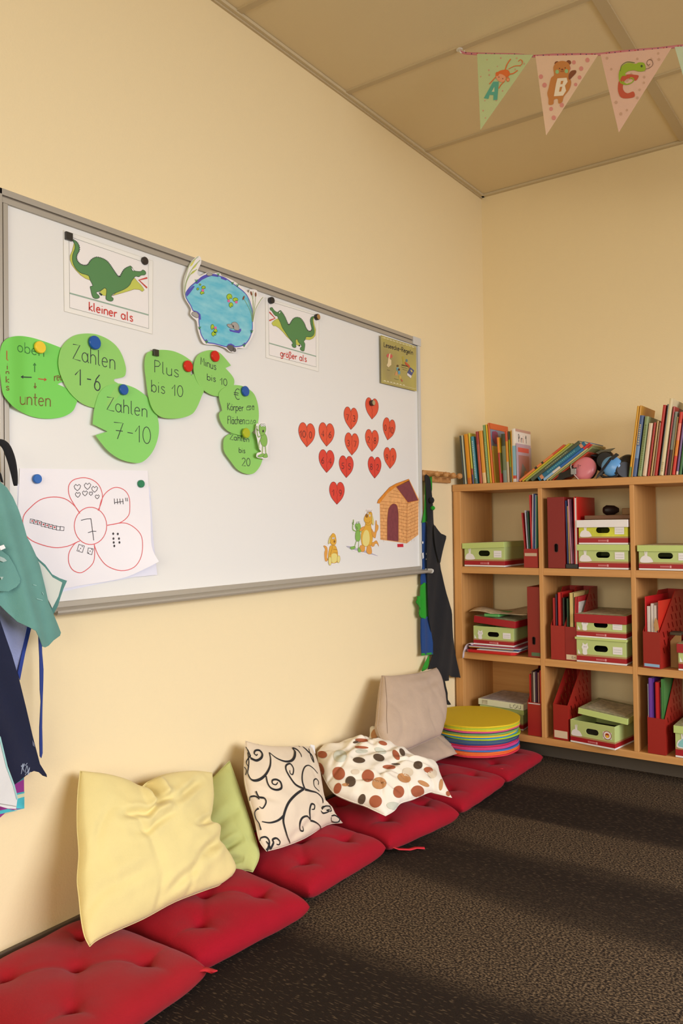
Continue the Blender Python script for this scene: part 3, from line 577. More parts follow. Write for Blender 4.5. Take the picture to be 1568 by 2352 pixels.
g.obj('board_pattern', dh, fix=False)
g = MB(); fill(g, board(BX+.0002), Z_([(1163,1704),(1226,1702),(1228,1736),(1165,1738)]), M((204, 34, 56), .5), .0004, back=.0004); tag(g.obj('red_tape', fix=False), 'short piece of red tape on the board under the dog house', 'tape')
# animal cut-outs (plain frogs and dogs)
zk = Zt(10.814, 735, 1160)
FG = M((136, 184, 84), .55); FGD = M((74, 112, 50), .6); DY = M((226, 172, 60), .55); DO = M((228, 160, 72), .55); DC = M((232, 216, 128), .55); DB = M((150, 100, 34), .6)
def cutout(name, label, base, draw, z, x=BX+.0006):
    s_ = board(x); g = MB(); fill(g, s_, [z(p) for p in sm(base, 3)], PAPERW, .0003, back=.0003)
    def sh(pts, mt, off, smo=True, edge=None):
        P = [z(p) for p in (sm(pts, 3) if smo else pts)]; fill(g, s_, P, mt, off)
        if edge: line(g, s_, P, .0008, edge, off+.0003, True)
    draw(sh, lambda pts, mt, w=.001, off=.003: line(g, s_, [z(p) for p in sm(pts, 3, False)], w, mt, off))
    return tag(g.obj(name, fix=False), label, 'paper cut-out')
def dog_sit(sh, ln):
    sh([(85,1015),(130,1015),(175,1060),(185,1160),(170,1300),(195,1350),(160,1400),(120,1370),(105,1200),(125,1100)], DO, .0008, edge=DB)
    sh([(255,1010),(370,1005),(420,1100),(440,1200),(430,1400),(330,1445),(210,1400),(200,1250),(220,1120)], DY, .0011, edge=DB)
    sh([(290,1220),(360,1195),(420,1240),(425,1370),(340,1440),(285,1400),(278,1280)], DC, .0014)
    sh([(270,760),(320,700),(375,740),(400,850),(400,930),(370,985),(300,990),(255,940),(245,850)], DY, .0017, edge=DB)
    sh([(265,760),(225,830),(205,950),(235,955),(255,880)], DC, .002, edge=DB); sh(ell(355,905,22,34,n=12), DB, .0023, False)
    for x in (312, 345): sh(ell(x,825,17,26,n=12), WHITE, .0022, False, DB); sh(ell(x+3,830,4,7,n=8), BK, .0027, False)
    sh([(215,1300),(260,1290),(285,1360),(270,1480),(230,1490),(205,1400)], DC, .002, edge=DB); sh([(430,1280),(480,1260),(500,1340),(470,1430),(430,1420)], DC, .002, edge=DB)
    ln([(310,1020),(290,1120),(250,1240)], DB); ln([(330,1100),(420,1110)], DB); ln([(330,1190),(430,1185)], DB)
cutout('dog_cutout', 'cut-out of a small sitting yellow dog, alone near the bottom of the board', [(75,1000),(140,990),(185,1020),(205,960),(190,850),(230,740),(320,670),(400,720),(425,900),(400,1000),(440,1100),(465,1230),(515,1290),(500,1420),(440,1450),(330,1470),(270,1505),(215,1500),(180,1420),(110,1410),(85,1250),(105,1090)], dog_sit, zk)
def pair(sh, ln):
    sh([(650,1020),(760,1025),(900,1070),(1100,1120),(1300,1200),(1445,1270),(1300,1235),(1100,1180),(900,1130),(740,1080)], M((186, 180, 190), .6), .0007)
    sh([(1270,940),(1330,920),(1390,880),(1430,930),(1460,1030),(1410,960),(1360,970),(1340,1020),(1280,1030)], DO, .0008, edge=DB)
    sh([(1130,470),(1250,470),(1270,560),(1310,700),(1300,880),(1260,1010),(1150,1035),(1050,1000),(1020,880),(1015,750),(1050,600),(1110,530)], DY, .0012, edge=DB)
    sh([(1110,640),(1160,620),(1210,680),(1230,850),(1200,980),(1140,1030),(1070,980),(1050,840),(1070,720)], DC, .0015)
    sh([(1100,530),(1010,570),(975,620),(980,650),(1030,640),(1080,600)], DO, .0016, edge=DB)
    sh([(1270,580),(1335,680),(1365,640),(1370,560),(1380,400),(1400,390),(1412,480),(1445,510),(1440,600),(1400,680),(1375,810),(1340,810),(1290,740)], DO, .0014, edge=DB)
    sh([(1010,1000),(1090,1010),(1115,1080),(1090,1150),(1020,1155),(985,1070)], DO, .0016, edge=DB); sh([(1180,1010),(1250,1010),(1285,1140),(1270,1210),(1200,1215),(1150,1150)], DO, .0016, edge=DB)
    sh([(1110,280),(1180,190),(1260,170),(1295,230),(1290,400),(1260,490),(1150,490),(1120,430),(1092,370)], DY, .0019, edge=DB)
    sh([(1280,240),(1300,260),(1335,420),(1315,500),(1290,440)], DC, .0022, edge=DB); sh(ell(1158,265,34,50,n=14), DB, .0024, False)
    for x, y in ((1232,262), (1185,205)): sh(ell(x,y,18,36,n=12), WHITE, .0022, False, DB); sh(ell(x,y+6,5,9,n=8), BK, .0027, False)
    ln([(1140,430),(1200,450),(1245,395)], DB)
    for a in (1150, 1185, 1215, 1250, 1290): ln([(1215+(a-1215)*.5,190),(a,118)], DB, .0012)
    sh([(900,640),(980,640),(1000,760),(990,870),(940,905),(890,870),(875,760)], FG, .0018, edge=FGD)
    sh([(870,500),(920,440),(980,450),(1008,540),(980,620),(930,640),(890,590)], FG, .0022, edge=FGD)
    for x, y in ((925,440), (968,428)): sh(ell(x,y,20,28,n=12), WHITE, .0024, False, FGD); sh(ell(x-3,y+4,5,8,n=8), BK, .0028, False)
    ln([(905,530),(915,570),(925,600)], BK, .0022); ln([(890,650),(820,610),(815,500),(835,360)], FG, .004); ln([(840,420),(805,450),(840,480)], FG, .003)
    ln([(905,890),(860,1030)], FG, .0028); ln([(965,890),(955,1060)], FG, .0028); ln([(980,650),(1030,670)], FG, .003)
    sh([(745,1050),(860,1020),(870,1070),(790,1105)], FG, .002, edge=FGD); sh([(945,1060),(975,1060),(1020,1150),(960,1170),(940,1120)], FG, .002, edge=FGD)
cutout('animal_cutout', 'cut-out of a green frog and a tall yellow dog standing arm in arm', [(640,1000),(740,1010),(850,1000),(880,900),(850,750),(870,690),(800,640),(780,450),(820,340),(860,350),(860,470),(900,400),(990,390),(1030,500),(1080,500),(1080,300),(1140,120),(1230,80),(1310,140),(1330,300),(1350,500),(1370,370),(1420,370),(1465,520),(1410,820),(1400,870),(1450,900),(1480,1060),(1400,1000),(1320,1050),(1300,1130),(1340,1190),(1450,1280),(1400,1290),(1200,1250),(1000,1200),(800,1130)], pair, zk)
def frog(sh, ln):
    sh([(545,1180),(565,1180),(578,1215),(572,1252),(550,1256),(536,1225)], FG, .0012, edge=FGD); sh([(530,1125),(560,1122),(570,1150),(560,1180),(540,1190),(527,1160)], FG, .0016, edge=FGD)
    for x in (543, 558): sh(ell(x,1126,8,10,n=12), WHITE, .0019, False, FGD); sh(ell(x,1127,2,3,n=8), BK, .0023, False)
    sh(ell(552,1163,5,8,n=10), BK, .0021, False); ln([(538,1190),(524,1200),(516,1170),(514,1130)], FG, .003); ln([(512,1150),(522,1160)], FG, .004); ln([(545,1200),(530,1230),(526,1260),(530,1270)], FG, .0026)
    ln([(550,1255),(548,1300)], FG, .003); ln([(566,1255),(570,1300)], FG, .003); sh([(518,1318),(548,1302),(560,1308),(540,1326)], FG, .002, edge=FGD); sh([(552,1320),(572,1300),(580,1324),(560,1328)], FG, .002, edge=FGD)
cutout('frog_cutout', 'cut-out of a single green frog standing beside the lowest lily pad card', [(510,1118),(522,1118),(530,1112),(568,1112),(578,1150),(574,1185),(590,1230),(580,1265),(582,1330),(550,1334),(512,1325),(514,1300),(540,1290),(525,1270),(515,1215),(505,1170)], frog, z2, BX+.024)
# reading corner rules poster
zr = Zt(13.067, 860, 760)
def olive(nt, b):
    g = nt.nodes.new('ShaderNodeNewGeometry'); n = nt.nodes.new('ShaderNodeTexNoise'); n.inputs['Scale'].default_value = 5; n.inputs['Detail'].default_value = 2; cr = nt.nodes.new('ShaderNodeValToRGB')
    cr.color_ramp.elements[0].position = .35; cr.color_ramp.elements[0].color = (*lin((160, 146, 92)), 1); cr.color_ramp.elements[1].position = .75; cr.color_ramp.elements[1].color = (*lin((196, 184, 92)), 1)
    nt.links.new(g.outputs['Position'], n.inputs[0]); nt.links.new(n.outputs['Fac'], cr.inputs[0]); nt.links.new(cr.outputs[0], b.inputs['Base Color']); b.inputs['Roughness'].default_value = .2
s_ = board(.0225); g = MB(); fill(g, s_, [zr(p) for p in [(180,125),(1250,468),(1262,1812),(200,1560)]], node_mat('olive_card', olive), .0004, back=.0006)
ru = g.obj('rules_poster', fix=False); tag(ru, 'olive laminated poster reading Leseecke-Regeln at the top right board corner', 'poster')
CRM = M((232, 222, 180), .5)
g = MB(); line(g, s_, [zr(p) for p in [(212,190),(1240,500),(1235,1740),(235,1500)]], .0012, CRM, .0009, True)
for i in range(10):
    line(g, s_, [zr((270+i*95,205+i*30)), zr((325+i*95,222+i*30))], .003, CRM, .0010)
    if i < 7: line(g, s_, [zr((280+i*95,1488+i*22)), zr((335+i*95,1502+i*22))], .003, CRM, .0010)
g.obj('stitched_border', ru, fix=False)
lettering(ru, lambda g: write(g, s_, 'Leseecke-Regeln', zr((272,468)), zr((1160,722)), (0, -135/13.067), .0034, BK, .0010))
g = MB(); F_ = lambda pts, c, off=.001: fill(g, s_, [zr(p) for p in pts], M(c, .5), off)
F_(ell(450,752,92,66,14,16), (206,92,84)); F_([(440,690),(478,665),(455,840),(500,880),(500,1020),(465,1050),(412,1098),(360,1035),(395,960),(405,850)], (228,206,158), .0014)
F_([(822,770),(880,760),(890,1010),(850,1010)], (176,160,60)); F_([(812,1005),(1000,1050),(1005,1080),(815,1040)], (84,60,30), .0014); F_([(905,930),(960,950),(1060,1050),(1040,1130),(1000,1060),(930,1010)], (198,84,52), .0018); F_(ell(965,890,28,46,0,12), (96,130,140), .0018)
F_([(1070,1090),(1190,1190),(1110,1350),(980,1260)], (78,84,130), .0018); F_([(980,1260),(1110,1350),(1090,1425),(975,1325)], (226,220,210), .0018); F_([(1090,1160),(1140,1210),(1120,1250),(1075,1190)], (214,200,110), .0022)
F_(ell(690,1050,34,34,0,12), (96,70,40)); F_([(655,1100),(720,1090),(735,1180),(660,1190)], (110,160,170), .0014); F_(ell(728,1160,32,34,0,12), (70,48,40), .0018); F_([(700,1200),(765,1200),(770,1290),(710,1300)], (96,160,186), .0018); F_([(640,1210),(700,1250),(690,1340),(600,1330)], (206,150,96), .0012)
F_([(730,1340),(790,1360),(800,1440),(740,1450)], (206,170,80), .0014); F_([(790,1430),(850,1490),(835,1530),(800,1510)], (190,100,70), .0016)
for a, b in (((370,1165),(460,1190)), ((800,1080),(985,1135)), ((840,1150),(970,1190)), ((590,1430),(720,1470))): line(g, s_, [zr(a), zr(b)], .0012, BK, .0012)
g.obj('pictograms', ru, fix=False)
# magnets
def magnet(px, r, c, label, kind='round', lay=0, c2=None):
    q = at(*px, X=BX+lay+.005); g = MB(); mt = M(c, .3); z0 = BX+lay+.0006
    o = None
    if kind == 'square':
        g.box(z0, z0+.008, q.y-r, q.y+r, q.z-r, q.z+r, mt); o = g.obj('magnet', bevel=.001)
    else:
        h = .008 if kind == 'round' else .014
        g.cyl((z0, q.y, q.z), (z0+h, q.y, q.z), r, r, mt, 28, True, [(0, r*.94), (.15, r), (.8, r), (1, r*.9)]); o = g.obj('magnet')
        if c2:
            k = MB().cyl((z0+h, q.y, q.z), (z0+h+.001, q.y, q.z), r*.85, r*.8, M(c2, .4), 24); e = k.obj('top_disc', o); e['label'] = 'light wooden face of the magnet'
    tag(o, label, 'magnet')
magnet(z1((496, 323)), .0105, (52,48,42), 'black square magnet at the top left corner of the right-facing crocodile poster', 'square')
magnet(z1((1043, 499)), .0115, (54,46,42), 'black round magnet at the top right corner of the right-facing crocodile poster')
magnet((621.4, 690.4), .0115, (40,38,38), 'black round magnet at the top left corner of the left-facing crocodile poster', 'tall')
magnet((726.8, 728.5), .0115, (52,44,38), 'black magnet with wooden face on the left-facing crocodile poster', 'tall', 0, (170,128,74))
magnet(z1((289, 1122)), .0155, (238,202,44), 'bright yellow magnet on the word oben', lay=.003)
magnet(z1((683, 1088)), .0185, (20,84,160), 'largest blue magnet, on the Zahlen 1-6 card', lay=.005)
magnet(z1((891, 1427)), .0150, (22,84,158), 'blue magnet on the Zahlen 7-10 card', lay=.007)
magnet(z1((1122, 1161)), .0095, (50,48,34), 'small black square magnet on the top edge of the Plus card', 'square', lay=.008)
magnet(z1((1355, 1258)), .0175, (208,34,20), 'red magnet on the right edge of the Plus card', lay=.009)
magnet(z2((255, 698)), .0175, (206,32,20), 'red magnet on the Minus card', lay=.010)
magnet(z2((442, 915)), .0170, (24,84,160), 'blue magnet beside the euro sign', lay=.012)
magnet(z2((447, 1175)), .0165, (176,184,36), 'olive yellow magnet on the Zahlen bis 20 card', lay=.020)
magnet(zf((320, 373)), .0120, (24,100,178), 'blue magnet at the top left of the flower drawing', lay=.003)
magnet(zf((1210, 415)), .0110, (24,124,84), 'dark green magnet at the top right of the flower drawing', lay=.003)
magnet(zh((893, 210)), .0120, (60,52,40), 'round magnet with a wooden face on the numberless red heart', 'tall', .002, (176,160,116))
# ------------------------------------------------------------------ shelf unit
SY0, SY1 = 3.4689, 3.82
XS = [(.009, .047), (.434, .4529), (.838, .8568), (1.242, 1.261), (1.646, 1.684)]
ZT = [(.0817, .1116), (.434, .4657), (.8397, .8714), (1.231, 1.264)]
sh = thing('shelf_unit', 'open beech shelf unit of square compartments standing in the room corner', 'shelf', (.009, SY0, 0))
def sobj(mb, name, root, **k):
    o = mb.obj(name, **k); o.parent = root; o.matrix_parent_inverse = root.matrix_basis.inverted(); return o
for i, (a, b) in enumerate(XS):
    sobj(MB().box(a, b, SY0, SY1, ZT[0][0] if i in (0, 4) else ZT[0][1], ZT[3][0], MWOODV), 'side_panel' if i in (0, 4) else 'divider', sh, bevel=.0015)
sobj(MB().box(XS[0][0]-.002, XS[4][1]+.002, SY0-.002, SY1, ZT[3][0], ZT[3][1], MWOODH), 'top_board', sh, bevel=.0015)
for r in (1, 2):
    for c in range(4): sobj(MB().box(XS[c][1], XS[c+1][0], SY0+.001, SY1, ZT[r][0], ZT[r][1], MWOODH), 'shelf_board', sh, bevel=.0012)
sobj(MB().box(XS[0][1], XS[4][0], SY0, SY1, ZT[0][0], ZT[0][1], MWOODH), 'bottom_board', sh, bevel=.0015)
sobj(MB().box(XS[0][1], XS[1][0], SY1-.02, SY1-.012, ZT[0][1], ZT[1][0], MWOODH), 'back_panel', sh)
sobj(MB().box(XS[0][0]+.02, XS[4][1]-.02, SY0+.11, SY1-.02, 0, ZT[0][0], M((86, 76, 64), .7)), 'plinth', sh)
B0, B1, B2, B3 = (ZT[k][1]+.0015 for k in range(4))      # surfaces to stand things on
# ---- storage boxes
BGR = M((188, 202, 126), .5, var=.03); BGL = M((192, 208, 122), .5); BRD = M((164, 24, 32), .45); BCR = M((176, 138, 90), .6); BWH = M((236, 230, 226), .55); BIN = M((120, 104, 80), .8)
BPIC = M((170, 168, 122), .55, var=.35, vscale=70); BPIC2 = M((196, 186, 150), .55, var=.3, vscale=60)
def stadium(cx, cz, w, h, n=7):
    r = h/2; return [(cx+w/2-r+r*math.cos(math.radians(-90+180*k/n)), cz+r*math.sin(math.radians(-90+180*k/n))) for k in range(n+1)]+[(cx-w/2+r+r*math.cos(math.radians(90+180*k/n)), cz+r*math.sin(math.radians(90+180*k/n))) for k in range(n+1)]
def flat(g, pts, y, mt): g.add([(p[0], y, p[1]) for p in pts], [tuple(range(len(pts)))], mt)
def storage_box(label, x, y, z, w=.215, d=.31, h=.104, rz=0, lid='green', lh=.026, lid_off=(0, 0, 0, 0, 0), animal='rabbit', upper=None, stickers=(), tray=0, group='green cardboard boxes in the shelf'):
    T = thing('storage_box', label, 'box', (x, y, z), group, (0, 0, rz)); up = upper or BGR
    g = MB(); hz = h*.60; hh = h*.25
    fr = [(0, 0), (w, 0), (w, h), (0, h)]
    g.prism(fr, 'y', 0, .002, up, [stadium(w*.5, hz, w*.28, hh)])
    g.box(0, .002, .002, d, 0, h, up); g.box(w-.002, w, .002, d, 0, h, up); g.box(0, w, d-.002, d, 0, h, up); g.box(.002, w-.002, .002, d-.002, 0, .002, BIN)
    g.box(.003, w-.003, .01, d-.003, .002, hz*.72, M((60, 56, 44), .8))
    e = .0005
    g.box(-e, w+e, -e, d+e, .0, .007, BWH); g.box(-e*1.2, w+e*1.2, -e*1.2, d+e*1.2, .007, h*.26, BRD); g.box(-e*.8, w+e*.8, -e*.8, d+e*.8, h*.26, h*.33, BCR)
    if tray:
        for a in (.25, .55): g.box(w*a, w*a+.03, -.002, 0, -.004+.004, .006, BWH)
    o = g.obj('body', T, bevel=.0008)
    g = MB(); flat(g, [(w*.74, h*.42), (w*.93, h*.42), (w*.93, h*.72), (w*.74, h*.72)], -.0012, BWH)
    for k in (.5, .6): g.box(w*.76, w*.91, -.0016, -.0013, h*k, h*k+.001, LINEG)
    g.obj('name_field', T, fix=False)
    g = MB(); Lw = lambda q: [(w*(.03+.24*p[0]), h*(.33+.45*p[1])) for p in q]
    if animal == 'rabbit':
        flat(g, Lw(sm([(0,0),(.05,.4),(.3,.6),(.5,.62),(.6,.55),(.8,.45),(1,.1),(.95,0),(.5,-.05)], 3)), -.0014, BWH); flat(g, Lw([(.42,.5),(.5,1.12),(.57,1.05),(.56,.5)]), -.0016, BWH); flat(g, Lw([(.35,.5),(.33,1.0),(.42,1.08),(.46,.5)]), -.0015, BWH)
    else:
        flat(g, Lw(sm([(.42,0),(.4,.4),(.32,.62),(.4,.85),(.42,1.05),(.55,.92),(.68,.92),(.82,1.05),(.84,.85),(.9,.62),(.78,.4),(.78,0)], 3)), -.0014, BWH); flat(g, Lw([(0,0),(0,.45),(.12,.2),(.2,0)]), -.0014, BWH)
        for a in (.52, .68): flat(g, Lw([(a,.72),(a+.05,.72),(a+.05,.64),(a,.64)]), -.0018, M((110, 100, 96), .6))
    g.obj('printed_%s' % animal, T, fix=False)
    g = MB()
    for k in range(7): g.box(w*.405+k*.0052, w*.405+k*.0052+.0036, -.0019, -.0014, h*.12, h*.12+.007, M((214, 120, 120), .5))
    g.box(w*.405+.037, w*.405+.044, -.0019, -.0014, h*.105, h*.2, M((222, 150, 150), .5)); g.obj('logo_print', T, fix=False)
    for fn in stickers: fn(T, w, h)
    if lid:
        lm = {'green': BGL, 'red': BRD, 'white': BWH}[lid]; g = MB(); dx, dy, dz, ry, rz2 = lid_off; c = .005
        g.box(-c, w+c, -c, d+c, lh-.003, lh, BPIC2 if lid == 'white' else BPIC); g.box(-c, w+c, -c-.0005, -c+.002, 0, lh, lm); g.box(-c, w+c, d+c-.002, d+c, 0, lh, lm); g.box(-c-.0005, -c+.002, -c, d+c, 0, lh, lm); g.box(w+c-.002, w+c+.0005, -c, d+c, 0, lh, lm)
        
        l = g.obj('lid', T, bevel=.0012); MB().box(w*.08, w*.92, d*.1, d*.9, lh, lh+.0006, BPIC2).obj('lid_picture', l); l.location = (dx, dy, h-lh+.0025+dz); l.rotation_euler = (0, ry, rz2)
    return T
def round_sticker(T, w, h):
    g = MB(); cx, cz = w*.84, h*.58
    flat(g, ell(cx, cz, .019, .019, n=20), -.0018, M((150, 50, 44), .5)); flat(g, ell(cx, cz, .0165, .0165, n=20), -.0021, BWH); flat(g, ell(cx, cz, .010, .010, n=16), -.0024, M((220, 110, 50), .5)); flat(g, ell(cx, cz-.004, .006, .007, n=12), -.0027, M((240, 190, 60), .5)); flat(g, ell(cx, cz+.004, .007, .003, n=12), -.0027, M((130, 30, 30), .5))
    g.obj('round_sticker', T, fix=False)
def bird_print(T, w, h):
    g = MB(); flat(g, sm([(w*.06,h*.36),(w*.12,h*.6),(w*.22,h*.66),(w*.36,h*.5),(w*.4,h*.36)], 3), -.0022, M((140, 200, 196), .5)); flat(g, sm([(w*.34,h*.36),(w*.38,h*.62),(w*.46,h*.72),(w*.56,h*.5),(w*.52,h*.36)], 3), -.0024, M((120, 100, 180), .5))
    g.obj('animal_print', T, fix=False)
FY0 = SY0+.004
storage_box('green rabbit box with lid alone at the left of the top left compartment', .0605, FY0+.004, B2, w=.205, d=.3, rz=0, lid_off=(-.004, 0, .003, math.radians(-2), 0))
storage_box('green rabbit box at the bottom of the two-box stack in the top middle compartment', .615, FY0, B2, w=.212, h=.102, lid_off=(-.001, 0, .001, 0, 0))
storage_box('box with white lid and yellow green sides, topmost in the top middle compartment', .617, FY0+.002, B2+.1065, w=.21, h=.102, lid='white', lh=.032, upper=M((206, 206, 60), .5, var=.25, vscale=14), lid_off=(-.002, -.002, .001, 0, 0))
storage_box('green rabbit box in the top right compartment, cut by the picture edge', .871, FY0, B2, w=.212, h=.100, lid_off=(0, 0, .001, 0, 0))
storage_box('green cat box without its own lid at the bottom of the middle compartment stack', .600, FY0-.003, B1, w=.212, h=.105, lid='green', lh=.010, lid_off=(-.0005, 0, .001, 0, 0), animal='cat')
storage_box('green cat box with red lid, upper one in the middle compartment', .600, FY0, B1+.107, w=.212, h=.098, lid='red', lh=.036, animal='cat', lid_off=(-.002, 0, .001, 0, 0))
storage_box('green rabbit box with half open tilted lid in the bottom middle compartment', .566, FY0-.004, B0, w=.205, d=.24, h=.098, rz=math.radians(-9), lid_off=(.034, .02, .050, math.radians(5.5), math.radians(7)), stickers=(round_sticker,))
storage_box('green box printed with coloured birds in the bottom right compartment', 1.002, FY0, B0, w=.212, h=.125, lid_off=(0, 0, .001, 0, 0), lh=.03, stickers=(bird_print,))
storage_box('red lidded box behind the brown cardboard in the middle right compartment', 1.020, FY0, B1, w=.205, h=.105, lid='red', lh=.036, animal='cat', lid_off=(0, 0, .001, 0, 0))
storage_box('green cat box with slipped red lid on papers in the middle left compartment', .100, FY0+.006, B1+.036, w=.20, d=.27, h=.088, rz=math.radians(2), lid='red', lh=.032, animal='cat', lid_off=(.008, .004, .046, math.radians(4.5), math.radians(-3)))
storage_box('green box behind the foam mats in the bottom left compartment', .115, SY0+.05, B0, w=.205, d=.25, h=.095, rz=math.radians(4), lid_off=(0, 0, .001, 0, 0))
# white lidded game box on top of it
T = thing('game_box', 'white rimmed flat game box on the green box behind the foam mats', 'box', (.10, SY0+.05, B0+.1), None, (0, 0, math.radians(-4)))
g = MB(); g.box(0, .235, 0, .24, 0, .028, M((228, 226, 188), .5)); g.obj('carton', T, bevel=.001)
g = MB(); flat(g, [(.02, .004), (.05, .004), (.05, .024), (.02, .024)], -.0004, BPIC2)
s_x = lambda g, t, a, b, h, z0, mt, w=.0016, y=-.0008: [g.add([(p[0]+dx, y, p[1]+dz) for p in st for dx, dz in ((-w/2, w/2), (w/2, -w/2))], [(2*i, 2*i+1, 2*i+3, 2*i+2) for i in range(len(st)-1)], mt) for st in lay(t, a, b, h, z0)]
def lay(t, a, b, h, z0):
    tot = sum(GL[c][0] for c in t); x = 0; out = []
    for c in t:
        for st in GL[c][1]: out.append([(a+(b-a)*(x+p[0])/tot, z0+p[1]*h) for p in st])
        x += GL[c][0]
    return out
s_x(g, 'LOU', .165, .225, .016, .006, BK); g.obj('lettering', T, fix=False)
g = MB(); g.box(.008, .227, .008, .232, .028, .0288, M((186, 180, 176), .5, var=.3, vscale=40)); g.obj('cover_picture', T)
# ---- magazine files and box files
FRD = M((158, 34, 24), .45); FRDD = M((132, 28, 22), .5)
def magazine_file(label, x, y, z, w=.068, d=.25, h=.312, fh=.15, rz=0, sticker=None, mt=FRD, group='red magazine files in the shelf'):
    T = thing('magazine_file', label, 'magazine file', (x, y, z), group, (0, 0, rz))
    g = MB(); prof = [(0, 0), (d, 0), (d, h), (d*.62, h), (0, fh)]; holes = []
    for r in range(7):
        for c in range(5):
            yy = d*.12+c*d*.165+(r % 2)*.008; zz = .06+r*.033
            if zz+.028 < fh+(h-fh)*min(1, yy/(d*.62))-.012 and yy+.02 < d: holes.append([(yy+.008, zz), (yy+.018, zz), (yy+.006, zz+.024), (yy-.004, zz+.024)])
    g.prism(prof, 'x', 0, .0025, mt, holes); g.prism(prof, 'x', w-.0025, w, mt, holes)
    g.box(.0025, w-.0025, 0, .0025, 0, fh, mt); g.box(.0025, w-.0025, d-.0025, d, 0, h, mt); g.box(.0025, w-.0025, .0025, d-.0025, 0, .003, mt)
    g.obj('holder', T)
    if sticker:
        c, txt, z0, z1_ = sticker; g = MB(); g.box(.004, w-.004, -.0009, -.0002, z0, z1_, M(c, .5)); st_ = g.obj('sticker', T, bevel=.0004)
        if txt: g = MB(); s_x(g, txt, w*.42, w-.006, (z1_-z0)*.4, z0+(z1_-z0)*.3, BK, .0012, -.0012); g.obj('lettering', st_, fix=False)
    return T
def folder(label, x, y, z, t, h, d, c, rz=0, lean=0, kind='folder', cat='folder', group='folders standing in the shelf', art=None, rough=.4):
    T = thing(kind, label, cat, (x, y, z), group, (0, math.radians(lean), rz)); g = MB(); mt = M(c, rough)
    x0 = -t if lean > 0 else 0
    g.box(x0, x0+max(.0012, t*.2), 0, d, 0, h, mt); g.box(x0+t-max(.0012, t*.2), x0+t, 0, d, 0, h, mt); g.box(x0, x0+t, 0, .0015, 0, h, mt)
    if art: g.box(x0+t, x0+t+.0004, d*.08, d*.9, h*.3, h*.92, M(art, .5, var=.2, vscale=40))
    g.obj('cover', T, bevel=.0006); g = MB(); g.box(x0+max(.0012, t*.2), x0+t-max(.0012, t*.2), .002, d-.003, .002, h-.003, M((232, 226, 214), .7)); g.obj('papers', T)
    return T
def box_file(label, x, y, z, w, d, h, mt=FRDD, hole=(.09, .016, .036), strip=None):
    T = thing('box_file', label, 'box file', (x, y, z), None); g = MB()
    n = 14; hx = w*.5; hl = [(hx+hole[1]/2*math.cos(2*math.pi*k/n), hole[0]+(hole[2]-hole[1])/2*(1 if math.sin(2*math.pi*k/n) >= 0 else -1)+hole[1]/2*math.sin(2*math.pi*k/n)) for k in range(n)]
    g.prism([(0, 0), (w, 0), (w, h), (0, h)], 'y', 0, .003, mt, [hl]); g.box(0, .003, .003, d, 0, h, mt); g.box(w-.003, w, .003, d, 0, h, mt); g.box(.003, w-.003, .003, d, h-.003, h, mt); g.box(.003, w-.003, .003, d, 0, .003, mt); g.box(.003, w-.003, d-.003, d, .003, h-.003, mt)
    g.box(.003, w-.003, .03, .033, .003, h-.003, M((30, 16, 14), .8)); g.obj('case', T, bevel=.001)
    g = MB(); R_ = [(hx+(p[0]-hx)*1.22, hole[0]+(p[1]-hole[0])*1.12) for p in hl]; g.prism(R_, 'y', -.0012, 0, M((70, 20, 18), .4), [hl]); g.obj('finger_ring', T)
    if strip: g = MB(); g.box(w*.3, w, -.0008, -.0001, .006, .022, M(strip, .5)); g.obj('sticker', T)
    return T
box_file('closed red box file with finger hole in the top middle compartment', .476, FY0, B2, .077, .29, .316)
box_file('tall dark red box file at the right of the middle left compartment', .372, FY0+.004, B1, .058, .29, .318, M((138, 34, 22), .5), (.075, .014, .034), (84, 110, 76))
magazine_file('low red magazine file holding coloured plastic folders, top left compartment', .362, FY0, B2, w=.066, d=.25, h=.15, fh=.085, sticker=((196, 170, 140), None, .052, .066))
magazine_file('red magazine file with a bundle of thin folders in the bottom left compartment', .366, FY0+.004, B0, w=.064, fh=.15, sticker=((200, 190, 186), None, .142, .147))
magazine_file('left red magazine file of the pair in the middle compartment', .482, FY0+.002, B1, w=.064, fh=.15)
magazine_file('red magazine file in the middle compartment with a cream name sticker', .547, FY0+.003, B1, w=.066, fh=.148, mt=M((142, 30, 22), .5), sticker=((214, 192, 156), 'Emo', .004, .026))
magazine_file('empty red magazine file with a cream picture sticker, bottom middle compartment', .486, FY0+.004, B0, w=.070, d=.25, fh=.155, rz=math.radians(-5), sticker=((222, 200, 166), None, .008, .040))
magazine_file('red magazine file with a pale blue sticker in the middle right compartment', .882, FY0-.002, B1, w=.072, d=.26, fh=.15, rz=math.radians(-9), sticker=((150, 188, 220), None, .006, .018))
magazine_file('red magazine file holding a purple folder in the bottom right compartment', .893, FY0, B0, w=.072, fh=.148, rz=math.radians(-3))
# folders of each file
for i, (dx, t, c, h, ln_, lab, art) in enumerate([(.004,.010,(168,30,30),.225,-4,'thin red folder at the left end of the leaning folders, top left compartment',None),(.016,.006,(206,204,214),.235,-3,'white plastic folder leaning beside the thin red one, top left compartment',None),(.024,.006,(40,84,60),.23,-2,'narrow dark green folder in the top left compartment',None),
   (.031,.013,(200,44,48),.29,-1,'bright red plastic folder, tall, in the top left compartment',None),(.038,.008,(210,206,214),.295,1.5,'clear white plastic folder between red and blue ones',None),(.046,.008,(34,70,140),.295,1.5,'dark blue plastic folder in the top left compartment',None),(.052,.006,(196,208,220),.29,1.2,'pale plastic folder beside the dark blue one',None),(.059,.009,(38,120,90),.285,.8,'sea green plastic folder nearest the divider, top left compartment',None)]):
    folder(lab, .362+dx, FY0+.006+i*.001, B2+.005+(.02 if i < 3 else .035), t*.6, h, .2, c, lean=ln_, group='plastic folders in the top left file')
